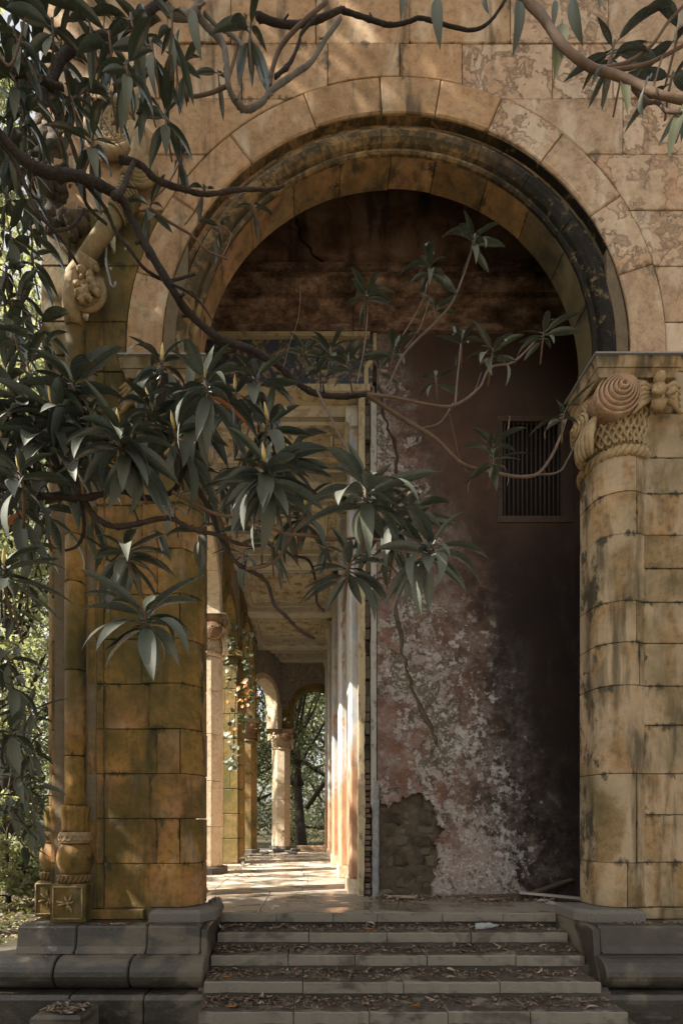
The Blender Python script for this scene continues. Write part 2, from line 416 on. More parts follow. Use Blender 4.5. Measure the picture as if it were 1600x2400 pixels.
def upper_mat():
    t = NT('dark_upper_plaster')
    n = t.noise(t.pos, 1.6, 9, .66, .5)
    col = t.ramp(n, [(.32, (.08,.045,.03)), (.46, (.19,.105,.066)), (.56, (.30,.175,.115)), (.70, (.44,.30,.21))])
    s = t.step(t.noise(t.pos, 7, 10, .72), .58, .66)
    col = t.mix(t.math('MULTIPLY', s, .5), col, (.20,.14,.10))
    sv = t.noise(t.vmul(t.pos, (1, 1, .25)), 2.2, 6, .6)
    col = t.mix(t.math('MULTIPLY', t.step(sv, .52, .64), .7), col, (.03,.02,.015))
    nor = t.bump(t.noise(t.pos, 8, 10, .7), .7, .02)
    return t.bsdf(col, .9, nor, .2)
M['upper'] = upper_mat()

def cornice_mat():
    t = NT('stained_cornice')
    n = t.noise(t.vmul(t.pos, (.9, 1, 1.5)), 3.0, 12, .76)
    col = t.ramp(n, [(.36, (.03,.019,.013)), (.48, (.11,.064,.042)), (.58, (.24,.15,.10)), (.68, (.42,.31,.23))])
    nor = t.bump(t.noise(t.pos, 14, 9, .7), .6, .015)
    return t.bsdf(col, .88, nor, .2)
M['cornice'] = cornice_mat()

def peel(name, paint, under, dark, thr=.52, scale=7, stretch=(1,1,1), rough=.8):
    t = NT(name); v = t.vmul(t.pos, stretch)
    n = t.noise(v, scale, 11, .70, .5)
    p = t.mix(t.noise(v, 2.5, 7, .6), paint, [c*.72 for c in paint])
    m = t.step(n, thr, thr + .03)
    u = t.mix(t.step(t.noise(v, scale*1.7, 9, .7), .45, .6), under, dark)
    col = t.mix(m, p, u)
    st = t.step(t.noise(t.vmul(t.pos, (1, .6, .2)), 4, 7, .6), .55, .7)
    col = t.mix(t.math('MULTIPLY', st, .4), col, dark)
    nor = t.bump(t.math('SUBTRACT', t.math('MULTIPLY', t.noise(v, 22, 6, .6), .3), m), .55, .012)
    return t.bsdf(col, rough, nor, .25)
M['blue_lintel'] = peel('peeling_blue_paint', (.055,.060,.080), (.30,.21,.115), (.10,.075,.05), .505, 7)
M['blue_dark'] = peel('faded_blue_plaster', (.26,.255,.25), (.40,.30,.19), (.18,.13,.09), .50, 5)
M['ceiling_panel'] = peel('flaking_ceiling_paint', (.58,.51,.35), (.43,.33,.195), (.20,.15,.10), .49, 3.4, (1, 1.0, 1))
M['ceiling_beam'] = peel('pale_beam_paint', (.55,.51,.40), (.42,.31,.19), (.27,.28,.30), .54, 5, (1, 1, 1))
M['trim'] = peel('yellowed_trim', (.44,.35,.20), (.36,.27,.17), (.17,.12,.07), .52, 9, (1, 1, .5))
M['white_edge'] = peel('grey_white_edge', (.38,.35,.29), (.28,.25,.2), (.10,.085,.065), .56, 14, (1, 1, .5))

def wall_mat():
    t = NT('striped_gallery_plaster'); x, y, z = t.sep(t.pos)
    v = t.vmul(t.pos, (1, 1, .35)); n = t.noise(v, 5, 11, .72, .4)
    pale = t.ramp(t.noise(v, 3, 8, .6), [(.35, (.36,.34,.31)), (.5, (.50,.47,.41)), (.62, (.31,.335,.38))])
    org = t.ramp(t.noise(v, 4, 8, .6), [(.35, (.33,.16,.08)), (.55, (.42,.26,.16)), (.7, (.48,.40,.31))])
    low = t.step(t.math('ADD', z, t.math('MULTIPLY', t.math('SUBTRACT', n, .5), 3.0)), 2.3, 1.5)
    col = t.mix(t.math('MAXIMUM', low, t.step(n, .56, .59)), pale, org)
    dk = t.step(t.noise(v, 9, 10, .72), .60, .66)
    col = t.mix(t.math('MULTIPLY', dk, .5), col, (.22,.17,.12))
    nor = t.bump(n, .6, .02)
    return t.bsdf(col, .85, nor, .25)
M['gallery_wall'] = wall_mat()
M['rubble'] = plain('rubble_masonry', [(.035,.026,.017), (.075,.056,.035), (.12,.09,.056), (.10,.085,.065)], 6, .95, 1.0, 22, .03, var=.8)
M['stone_dull'] = plain('dull_rubble', [(.09,.075,.055), (.14,.115,.085), (.18,.15,.115)], 7, .95, .9, 20, .02)
M['brick'] = plain('old_brick', [(.10,.06,.04), (.17,.10,.065), (.16,.13,.10)], 12, .9, .8, 40, .01)
M['iron'] = plain('dark_iron', [(.035,.022,.016), (.06,.038,.027), (.09,.05,.033)], 14, .65, .4, 50, .004)
M['void'] = plain('unlit_room', [(.012,.010,.009), (.02,.017,.014)], 3, .95)
M['sheet_metal'] = plain('sheet_metal', [(.16,.155,.145), (.24,.23,.215)], 12, .5, .2)
M['plank'] = plain('weathered_plank', [(.20,.18,.15), (.32,.29,.24), (.42,.38,.32)], 6, .85, .6, 30, .01, stretch=(.3,3,3))
M['dark_wood'] = plain('dark_wet_wood', [(.045,.03,.02), (.085,.058,.038), (.12,.085,.055)], 8, .7, .7, 30, .01, stretch=(.3,3,3))
M['stone_debris'] = plain('rubble_stone', [(.20,.14,.09), (.30,.22,.15), (.38,.29,.20)], 7, .9, .8, 20, .02)
M['grey_debris'] = plain('grey_debris', [(.13,.13,.13), (.22,.22,.21), (.30,.29,.27)], 7, .9, .8, 20, .02)
M['branch'] = plain('magnolia_bark', [(.018,.012,.009), (.036,.023,.015), (.072,.05,.034)], 12, .8, 1.0, 55, .02)
M['twig'] = plain('pale_twig_bark', [(.06,.036,.022), (.105,.062,.037), (.16,.10,.06)], 10, .7, .7, 50, .006)
M['grey_branch'] = plain('grey_branch_bark', [(.08,.062,.045), (.14,.115,.088), (.22,.185,.145)], 9, .7, .8, 40, .01)
M['bark'] = plain('tree_bark', [(.025,.02,.014), (.055,.042,.03), (.085,.068,.05)], 5, .9, 1.0, 18, .03)
M['bud'] = plain('magnolia_bud', [(.50,.36,.12), (.62,.47,.18)], 8, .5, .1)
# ------------------------------------------------------------------ foliage materials
def magnolia_mat(name, rib, top, top2, under):
    t = NT(name)
    col = t.mix(t.rnd, top, top2)
    blot = t.step(t.noise(t.tc.outputs['Object'], 9, 6, .65), .5, .72)
    col = t.mix(t.math('MULTIPLY', blot, .35), col, [c*1.5 for c in top2])
    if rib:
        g = t.sep(t.tc.outputs['Generated'])
        vn = t.math('SINE', t.math('SUBTRACT', t.math('MULTIPLY', g[0], 75.0), t.math('MULTIPLY', t.math('ABSOLUTE', t.math('SUBTRACT', g[1], .5)), 34.0)))
        col = t.mix(t.math('MULTIPLY', t.step(vn, .80, 1.0), .22), col, (.10,.115,.075))
        r = t.math('ABSOLUTE', t.math('SUBTRACT', g[1], .5))
        col = t.mix(t.math('MULTIPLY', t.step(r, .035, .012), .6), col, (.13,.14,.065))
    col = t.mix(t.geo.outputs['Backfacing'], col, under)
    rough = t.mix(t.geo.outputs['Backfacing'], t.ramp(t.noise(t.tc.outputs['Object'], 5, 5, .6), [(.35, .24), (.7, .38)]), (.7,.7,.7))
    nor = t.bump(t.noise(t.tc.outputs['Object'], 22, 4, .6), .12, .01)
    return t.bsdf(col, rough, nor, .65)
M['leaf'] = magnolia_mat('magnolia_leaf', True, (.033,.044,.041), (.056,.069,.061), (.056,.060,.036))
M['leaf_lit'] = magnolia_mat('lit_magnolia_leaf', True, (.055,.070,.060), (.085,.10,.082), (.075,.08,.048))  # paler leaf copy: light on the arch sprigs put into the colour
M['leaf_backlit'] = magnolia_mat('backlit_magnolia_leaf', True, (.045,.058,.036), (.07,.083,.048), (.075,.08,.04))  # lighter leaf copy: backlight through the upper leaves painted in
M['leaf_pale'] = magnolia_mat('pale_magnolia_leaf', True, (.085,.095,.032), (.13,.13,.045), (.12,.12,.05))
M['leaf_brown'] = magnolia_mat('dying_magnolia_leaf', True, (.24,.085,.025), (.30,.12,.04), (.22,.09,.03))
M['foliage'] = magnolia_mat('magnolia_foliage', False, (.034,.045,.032), (.055,.067,.042), (.065,.068,.035))

def leafcard_mat(name, a, b, c, trans=.35):
    t = NT(name)
    n = t.noise(t.pos, 1.1, 4, .6); n2 = t.noise(t.pos, 9, 2, .5)
    col = t.ramp(t.math('ADD', t.math('MULTIPLY', n, .6), t.math('MULTIPLY', n2, .4)), [(.36, a), (.5, b), (.62, c)])
    p = t.t.nodes.new('ShaderNodeBsdfPrincipled'); t.put(p.inputs['Base Color'], col); p.inputs['Roughness'].default_value = .45
    q = t.t.nodes.new('ShaderNodeBsdfTranslucent'); t.put(q.inputs['Color'], t.mix(1.0, col, (1.35,1.35,.9), 'MULTIPLY'))
    m = t.t.nodes.new('ShaderNodeMixShader'); m.inputs[0].default_value = trans
    t.t.links.new(p.outputs[0], m.inputs[1]); t.t.links.new(q.outputs[0], m.inputs[2]); t.t.links.new(m.outputs[0], t.out.inputs[0])
    return t.m
M['tree_leaf'] = leafcard_mat('garden_tree_leaf', (.065,.08,.042), (.115,.13,.07), (.18,.185,.105), .5)
M['tree_leaf_pale'] = leafcard_mat('pale_tree_leaf', (.14,.16,.09), (.23,.245,.145), (.33,.325,.21), .55)
M['ivy'] = leafcard_mat('ivy_leaf', (.035,.050,.022), (.06,.080,.035), (.085,.10,.045), .2)
M['ivy_grey'] = leafcard_mat('pale_ivy_leaf', (.10,.13,.10), (.15,.18,.14), (.20,.22,.17), .2)
M['ivy_orange'] = leafcard_mat('autumn_ivy_leaf', (.30,.12,.03), (.40,.18,.04), (.42,.26,.06), .3)
M['grass'] = leafcard_mat('garden_ground_cover', (.08,.095,.03), (.14,.14,.045), (.24,.20,.07), .4)

def litter_mat(name, stops):
    t = NT(name); n = t.noise(t.pos, 30, 2, .5)
    col = t.ramp(t.math('ADD', t.math('MULTIPLY', n, .6), t.math('MULTIPLY', t.rnd, .4)), stops)
    return t.bsdf(col, .75, None, .2)
M['litter'] = litter_mat('dead_leaf_litter', [(.30, (.045,.028,.018)), (.45, (.10,.062,.038)), (.55, (.17,.115,.075)), (.68, (.30,.23,.165))])
M['litter_leaf'] = litter_mat('fallen_leaf', [(.2, (.09,.055,.032)), (.4, (.17,.11,.07)), (.6, (.30,.225,.16)), (.8, (.38,.31,.24))])
M['orange_leaf'] = litter_mat('orange_fallen_leaf', [(.3, (.30,.10,.02)), (.6, (.42,.17,.04))])

def ground_mat():
    t = NT('garden_ground')
    n = t.noise(t.pos, .9, 9, .65, .4); n2 = t.noise(t.pos, 9, 8, .7)
    col = t.ramp(n2, [(.35, (.025,.020,.013)), (.5, (.06,.048,.03)), (.62, (.11,.09,.06)), (.75, (.17,.15,.11))])
    col = t.mix(t.math('MULTIPLY', t.step(n, .45, .6), .6), col, (.06,.065,.022))
    nor = t.bump(n2, .9, .05)
    return t.bsdf(col, .95, nor, .15)
M['ground'] = ground_mat()

M['bounce_pale'] = plain('pale_bounce_ground', [(.15,.13,.10), (.21,.185,.145), (.27,.24,.19)], 30, .95, .8, 60, .01)  # for the added bounce sheet only; pale to throw sun back up
# ------------------------------------------------------------------ ground
GZ = -0.95
g = MB()
NX = 60
def gh(x, y):
    base = GZ
    if x < -3.4 or y > 19.5:
        d = max(0, -3.4 - x, y - 19.5)
        base += min(d, 6) * .085 + .10 * mnoise.noise((x*.4, y*.4, 1))
    return base
xs = sorted(set([-600, -200, -80, -40] + [-30 + i*.75 for i in range(69)] + [40, 80, 200, 600]))
ys = sorted(set([-600, -200, -60] + [-20 + i*.8 for i in range(88)] + [80, 200, 600]))
vs = [(x, y, gh(x, y) if (abs(x) < 35 and abs(y) < 60) else GZ + .5) for y in ys for x in xs]
nx = len(xs)
g.add(vs, [(j*nx+i, j*nx+i+1, (j+1)*nx+i+1, (j+1)*nx+i) for j in range(len(ys)-1) for i in range(nx-1)], True)
ground = g.build('ground', M['ground'], origin=(0,0,0)); tag(ground, kind='structure')

# added unseen pale sheet behind the viewpoint, bouncing sun up at the arch
fc = MB(); fc.add([(-4.6, -30, GZ+.004), (22, -30, GZ+.004), (22, 2.6, GZ+.004), (-4.6, 2.6, GZ+.004)], [(0,1,2,3)])
fo = fc.build('bounce_sheet', M['bounce_pale'], origin=(0,0,GZ)); tag(fo, kind='structure')

# ------------------------------------------------------------------ gallery floor (a platform with paving slabs)
fl = MB(); fl.box(-2.9, 4.4, 5.62, 19.3, GZ-.3, -.035)
floor = fl.build('floor', M['dark_mortar'], origin=(0, 8, 0)); tag(floor, kind='structure')
rr = random.Random(3)
slab_n = 0
y = 5.63; row = 0
while y < 19.2:
    dy = .62 if row == 0 else rr.uniform(.85, 1.15); y2 = min(y + dy, 19.28)
    x = -2.88; xe = 4.38 if y < 6.8 else .95
    x += 0
    while x < xe - .01:
        x2 = min(x + rr.uniform(1.0, 1.5), xe)
        if xe - x2 < .4: x2 = xe
        m = MB(); dz = rr.uniform(-.003, .003)
        m.prism([(x+.004, y+.004), (x2-.004, y+.004), (x2-.004, y2-.004), (x+.004, y2-.004)], -.05, dz, XY, .006, 'h')
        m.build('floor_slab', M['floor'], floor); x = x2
    y = y2; row += 1

# ------------------------------------------------------------------ staircase
TR, RS, Y0 = .35, .15, 5.60
st = thing('staircase', (.9, 4.6, GZ), 'broad worn stone stairs strewn with dead leaves, rising to the open archway', 'staircase')
core = MB()
for k in range(0, 7):
    zt = -k*RS
    core.box(-1.0, 2.85, Y0 - k*TR + .035 - (.0 if k == 0 else 0), Y0 - k*TR + TR + .036 + (0.02 if k == 0 else 0), GZ - .4, zt - .105)
core.build('riser', M['riser'], st)
XL = [-1.02, -.985, -.985, -.98, -.955, -.955, -.95]; XR = [2.86, 2.80, 2.79, 2.74, 2.76, 2.78, 2.8]
for k in range(0, 7):
    x0, x1 = XL[k], XR[k]; n = [6, 4, 5, 4, 5, 4, 4][k]
    cuts = [x0] + sorted(x0 + (x1-x0)*(i + rr.uniform(-.2, .2))/n for i in range(1, n)) + [x1]
    for i in range(n):
        a, b = cuts[i] + .004, cuts[i+1] - .004; yf = Y0 - k*TR + rr.uniform(-.006, .006); yb = yf + TR + .05
        if k == 0: yb = 5.628
        m = MB(); zt = -k*RS + rr.uniform(-.004, .004)
        # slab with a slightly wavy, chipped nosing
        front = [(a + (b-a)*q/13, yf + rr.uniform(0, .008) + (rr.uniform(.008, .02) if k > 0 and rr.random() < .18 else 0)) for q in range(14)]
        m.prism(front + [(b, yb), (a, yb)], zt - .103, zt, XY, rr.uniform(.006, .014), 'h')
        m.build('tread_slab', M['step'], st)

# ------------------------------------------------------------------ plinths
def plinth(side, label):
    # side -1: left of the stairs, +1: right; xin is the face beside the stairs
    xin = -1.0 if side < 0 else 2.84
    xo = -3.0 if side < 0 else 6.2
    t = thing('plinth', ((xin+xo)/2, 4.95, GZ), label, 'plinth')
    X = lambda d: xin + side*d                # d metres away from the stairs
    L = abs(xo - xin)
    # upper course, slightly battered, front at Y 4.90 top / 4.84 bottom
    cuts = [.075, .62, 1.33, 2.02] if side < 0 else [.075, .95, 1.9, 2.7, 3.3]
    if side < 0: cuts[-1] = 1.93
    for a, b in zip(cuts[:-1], cuts[1:]):
        m = MB(); a0, b0 = a + .004, b - .004
        prof = [(4.91, 0.0), (4.895, -.02), (4.875, -.20), (4.83, -.262), (5.7, -.262), (5.7, 0)]
        p = [(y_, z_) for y_, z_ in prof]
        m.prism(p, min(X(a0), X(b0)), max(X(a0), X(b0)), YZ, .012, 'lh')
        m.build('plinth_block', M['plinth'], t)
    # torus course
    cuts = [0.0, .72, 1.44, 2.3] if side < 0 else [0.0, 1.15, 2.3, 3.4]
    for a, b in zip(cuts[:-1], cuts[1:]):
        a0, b0 = a + .006, b - .006
        prof = [(4.86, -.266)]
        for i in range(11):
            th = math.radians(80 - i*16.5)
            prof.append((4.80 - .165*math.cos(th), -.425 + .155*math.sin(th)))
        prof += [(4.83, -.585), (5.7, -.585), (5.7, -.266)]
        m = MB(); m.prism(prof, min(X(a0), X(b0)), max(X(a0), X(b0)), YZ, .012, 'lh')
        o = m.build('torus_block', M['plinth'], t)
    # base course
    cuts = [-.045, .55, 1.25, 2.4] if side < 0 else [-.07, 1.3, 2.4, 3.4]
    for a, b in zip(cuts[:-1], cuts[1:]):
        m = MB(); a0, b0 = a + .004, b - .004
        prof = [(4.57, GZ - .3), (4.57, -.63), (4.60, -.59), (5.7, -.59), (5.7, GZ - .3)]
        m.prism(prof, min(X(a0), X(b0)), max(X(a0), X(b0)), YZ, .012, 'lh')
        m.build('base_block', M['plinth'], t)
    # cheek stone beside the top steps
    m = MB(); m.prism([(5.62, .0), (4.95, .0), (4.86, -.03), (4.84, -.26), (4.7, -.6), (5.62, -.6)], min(X(.003), X(.07)), max(X(.003), X(.07)), YZ, .012, 'lh')
    m.build('cheek_stone', M['plinth'], t)
    # grey kerb stone under the engaged shaft
    m = MB(); a, b = sorted((X(.02), X(.66)))
    pts = [(a, 5.02), (b, 5.02), (b, 5.6), (a, 5.6)]
    if side < 0: pts = [(a, 5.05), (b-.10, 5.05), (b+.03, 5.20), (b+.03, 5.6), (a, 5.6)]
    else: pts = [(a+.08, 5.05), (b, 5.05), (b, 5.6), (a-.03, 5.6), (a-.03, 5.20)]
    m.prism(pts, .003, .125, XY, .035, 'h'); m.build('kerb_stone', M['granite'], t)
    return t
plinth(-1, 'left plinth with dark rounded stone courses, under the mossy pier')
plinth(+1, 'right plinth with dark rounded stone courses, under the column beside the wall')

# ------------------------------------------------------------------ ashlar helpers
rb = random.Random(21)
FY = 5.24
def ashlar(parent, x0, x1, z0, z1, mat, yf=FY, yb=5.6, gap=.0028, name='stone_block', poly=None):
    m = MB(); jy = rb.uniform(-.006, .006)
    gap = rb.uniform(.002, .0045)
    if poly is None:
        j = lambda: rb.uniform(-.0025, .0025)
        poly = [(x0+gap+j(), z0+gap), (x1-gap+j(), z0+gap), (x1-gap+j(), z1-gap), (x0+gap+j(), z1-gap)]
    if len(poly) == 4 and min(x1-x0, z1-z0) > .2:
        q = []
        for i in range(4):
            a, b, c = Vector(poly[i-1]), Vector(poly[i]), Vector(poly[(i+1) % 4])
            if rb.random() < .45:
                u_, v_ = (a-b).normalized()*rb.uniform(.012, .055), (c-b).normalized()*rb.uniform(.012, .045)
                q += [tuple(b+u_), tuple(b + (u_+v_)*rb.uniform(.15, .45)), tuple(b+v_)]
            else: q.append(tuple(b))
            if rb.random() < .3:                       # a nick along the edge
                s_ = rb.uniform(.3, .7); e_ = (c-b); n_ = Vector((-e_.y, e_.x)).normalized()*rb.uniform(.004, .012); w_ = rb.uniform(.02, .05)/max(.1, e_.length)
                q += [tuple(b + e_*(s_-w_)), tuple(b + e_*s_ + n_), tuple(b + e_*(s_+w_))]
        poly = q
    m.prism(poly, yf + jy, yb, XZ, rb.uniform(.004, .009), 'l')
    return m.build(name, mat, parent)

def shaft_course(parent, pts, z0, z1, mat, split=None, name='shaft_stone'):
    """One course of an engaged faceted shaft; pts is the plan outline; split cuts it at an X into two stones."""
    sets = [pts]
    if split is not None:
        def clip(ps, keep):
            out = []
            for i in range(len(ps)):
                a, b = ps[i], ps[(i+1) % len(ps)]
                ia, ib = keep(a[0]), keep(b[0])
                if ia >= 0: out.append(a)
                if (ia > 0 and ib < 0) or (ia < 0 and ib > 0):
                    q = ia/(ia - ib); out.append((a[0] + (b[0]-a[0])*q, a[1] + (b[1]-a[1])*q))
            return out
        sets = [clip(pts, lambda x: split - .004 - x), clip(pts, lambda x: x - split - .004)]
    for ps in sets:
        if len(ps) < 3: continue
        m = MB(); dx, dy = rb.uniform(-.004, .004), rb.uniform(-.005, .005)
        m.prism([(a+dx, b+dy) for a, b in ps], z0 + .0028, z1 - .0028, XY, rb.uniform(.004, .009), 'lh')
        m.build(name, mat, parent)

# ------------------------------------------------------------------ capital with basket weave, volutes, braided ring
def capital(parent, xc, yc, z0, hw, mirror=1, mat=None, full=True, s=1.0):
    mat = mat or M['carved']
    cap = thing('capital', (xc, yc, z0), None, None); cap.parent = parent; cap.location = Vector((xc, yc, z0)) - WL[parent.name]
    h = 1.20*s
    # bell: rounded plan growing upward
    def ring(r, z): return [(xc + mirror*r*c_, yc - r*s_*.95, z) for c_, s_ in [(math.cos(math.pi*2*k/24), math.sin(math.pi*2*k/24)) for k in range(24)]]
    prof = [(hw*.84, .10), (hw*.86, .2), (hw*.92, .45), (hw*1.04, .75), (hw*1.14, .90), (hw*1.14, .97)]
    m = MB(); vs = []
    for r, z in prof: vs += ring(r, z0 + z*s)
    n = 24
    fs = [(i*n+k, i*n+(k+1) % n, (i+1)*n+(k+1) % n, (i+1)*n+k) for i in range(len(prof)-1) for k in range(n)]
    fs += [tuple(range(n))[::-1], tuple((len(prof)-1)*n+k for k in range(n))]
    if mirror < 0: fs = [f[::-1] for f in fs]
    m.add(vs, fs, True); m.build('bell', mat, cap)
    # abacus: chamfered slab with a metal flashing on top
    q = hw*1.30; bk = .13 if hw > .33 else .42*s
    ab = [(xc-q, yc-q), (xc+q, yc-q), (xc+q, yc+bk), (xc-q, yc+bk)]
    def frus(z_lo, z_hi, q0, q1):
        mm = MB(); mm.add([(xc-q0, yc-q0, z_lo), (xc+q0, yc-q0, z_lo), (xc+q0, yc+bk, z_lo), (xc-q0, yc+bk, z_lo),
                           (xc-q1, yc-q1, z_hi), (xc+q1, yc-q1, z_hi), (xc+q1, yc+bk, z_hi), (xc-q1, yc+bk, z_hi)],
                          [(3,2,1,0),(4,5,6,7),(0,1,5,4),(1,2,6,5),(2,3,7,6),(3,0,4,7)]); return mm
    mm = frus(z0 + .95*s, z0 + 1.04*s, q*.86, q*.93); mm.v += frus(z0+1.043*s, z0+1.17*s, q*.95, q).v
    mm.f += [tuple(i+8 for i in f) for f in mm.f]; mm.sm += [False]*6
    mm.build('abacus', M['pier'], cap)
    m = MB(); m.prism([(xc-q-.02, yc-q-.02), (xc+q+.02, yc-q-.02), (xc+q+.02, yc+bk+.01), (xc-q-.02, yc+bk+.01)], z0+1.173*s, z0+1.19*s, XY)
    m.build('lead_flashing', M['sheet_metal'], cap)
    # braided ring: two strands twisted round the neck
    m = MB()
    for strand in range(2):
        pts = []
        for k in range(121):
            a = 2*math.pi*k/120; ph = a*15 + strand*math.pi
            r = hw*.90 + .022*s*math.cos(ph)
            pts.append((xc + r*math.cos(a), yc + r*math.sin(a), z0 + .075*s + .045*s*math.sin(ph)))
        m.tube(pts, .036*s, 6, False)
    m.torus((xc, yc, z0 + .075*s), hw*.87, .055*s, n=28, m=8)
    m.build('braided_ring', mat, cap)
    if not full: return cap
    # basket weave on the bell: strands crossing over and under
    m = MB()
    def bell_r(z): return float(np.interp(z, [p_[1] for p_ in prof], [p_[0] for p_ in prof]))
    for d in (-1, 1):
        for k in range(15):
            a0 = math.pi*(1.02 + k*.066) if True else 0
            pts = []
            for i in range(13):
                z = .20 + i*.058; a = a0 + d*i*.075
                if not (math.pi*1.0 < a < math.pi*2.02): continue
                over = .014*math.sin(i*math.pi + (0 if d > 0 else math.pi) + math.pi/2) 
                r = bell_r(z) + .012 + over*.7
                pts.append((xc + r*math.cos(a), yc + r*.95*math.sin(a), z0 + z*s))
            if len(pts) > 2: m.tube(pts, .021*s, 5, False, .08)
    m.build('woven_strands', mat, cap)
    # big stepped volute facing out of the inner corner
    ax = Vector((-mirror*.10, -1.0, .02)).normalized()
    c = Vector((xc - mirror*hw*.50, yc - hw*.98, z0 + .76*s)); R = .285*s
    prof2 = []
    nring = 6
    for i in range(nring):
        r1 = R*(1 - i*.155); hh = .03 + i*.024
        prof2 += [(r1, hh - .030), (r1, hh + .002), (r1 - R*.03, hh + .018), (r1 - R*.09, hh + .020), (r1 - R*.115, hh + .004), (r1 - R*.125, hh - .020)]
    prof2 = [(R*.96, -.22)] + prof2 + [(.001, prof2[-1][1] + .012)]
    m = MB(); m.lathe(prof2, c, ax, 32); m.build('volute', M['volute'], cap)
    # side volute and hanging acanthus leaf under the inner corner
    m = MB()
    sc_ = Vector((xc - mirror*hw*1.10, yc - hw*.05, z0 + .62*s))
    for i in range(5):
        m.torus(sc_ + Vector((-mirror*.02*i, 0, 0)), .19*s - i*.036, .026*s, (1, 0, .0), 18, 6)
    m.ball(sc_, .15*s, 10, 7, (.5, 1, 1))
    m.build('side_volute', mat, cap)
    m = MB()
    for i in range(7):
        ang = -1.15 + i*.38
        base = Vector((xc - mirror*hw*.80, yc - hw*.50, z0 + .50*s)); d = Vector((-mirror*(.55 + .10*math.cos(ang)), .55*math.sin(ang), 0)).normalized()
        pts = [base + d*(.05 + .19*math.sin(j/7*2.2))*s*1.0 + Vector((0, 0, (.14 - .085*j)*s)) for j in range(8)]
        m.tube(pts, [.03*s, .042*s, .05*s, .052*s, .048*s, .04*s, .034*s, .02*s], 6, True, .12)
    m.build('acanthus_leaf', mat, cap)
    # winged carved figure on the outer part of the front
    m = MB(); f = Vector((xc + mirror*hw*.62, yc - hw*1.10, z0 + .66*s)); s_keep = s; s = s*1.05
    m.ball(f + Vector((0, -.03, .24*s)), .075*s, 12, 9, (.9, 1, 1.1), .04)
    m.ball(f + Vector((0, -.01, .08*s)), .12*s, 12, 9, (.8, .7, 1.15), .05)
    m.ball(f + Vector((0, -.02, -.06*s)), .10*s, 10, 8, (.95, .8, .9), .06)
    for sgn in (-1, 1):
        for i in range(5):
            b0 = f + Vector((sgn*.06, .01, (.14 - i*.03)*s))
            m.tube([b0, b0 + Vector((sgn*.10, -.02, .05*s - i*.025)), b0 + Vector((sgn*.19, .0, (.02 - i*.05)*s))], [.03, .032, .012], 6)
        m.tube([f + Vector((sgn*.06, -.04, .12*s)), f + Vector((sgn*.10, -.10, .0)), f + Vector((sgn*.02, -.11, -.03))], [.03, .026, .022], 6)
    m.build('winged_figure', mat, cap); s = s_keep
    return cap

# ------------------------------------------------------------------ left pier
lp = thing('pier', (-2.0, 5.42, 0), 'mossy ochre stone pier left of the archway, with corner colonnettes and carved ornament', 'pier')
m = MB(); m.box(-2.74, -1.30, FY+.02, 5.58, 0, 10.3); m.build('mortar_core', M['mortar'], lp)
zc = [.003, .115] + [.115 + .483*k for k in range(1, 11)] + [5.45, 5.90, 6.08]
for i in range(len(zc)-1):
    z0, z1 = zc[i], zc[i+1]
    if z1 - z0 < .02: continue
    xa, xb = -2.29, -1.62
    if i == 0: ashlar(lp, -2.33, -1.75, z0, z1, M['ochre'], FY-.05); continue
    cut = rb.choice([-1.62, -1.78, -1.70])
    ashlar(lp, xa, xa+.09, z0, z1, M['ochre'])
    ashlar(lp, xa+.09, (cut if z0 > .2 else -1.66) if z1 < 6 else -1.966, z0, z1, M['ochre'])
    if z0 < 4.85:
        zz1 = min(z1, 4.97)
        pts = [(cut+.004, 5.215), (-1.36, 5.20), (-1.21, 5.33), (-1.17, 5.42), (-1.17, 5.62), (cut+.004, 5.62)]
        shaft_course(lp, pts, max(z0, .128), zz1, M['ochre'], rb.choice([None, -1.37, -1.40, None]))
    else:
        ashlar(lp, cut, -1.25, z0, z1, M['ochre']) if z1 < 6 else None
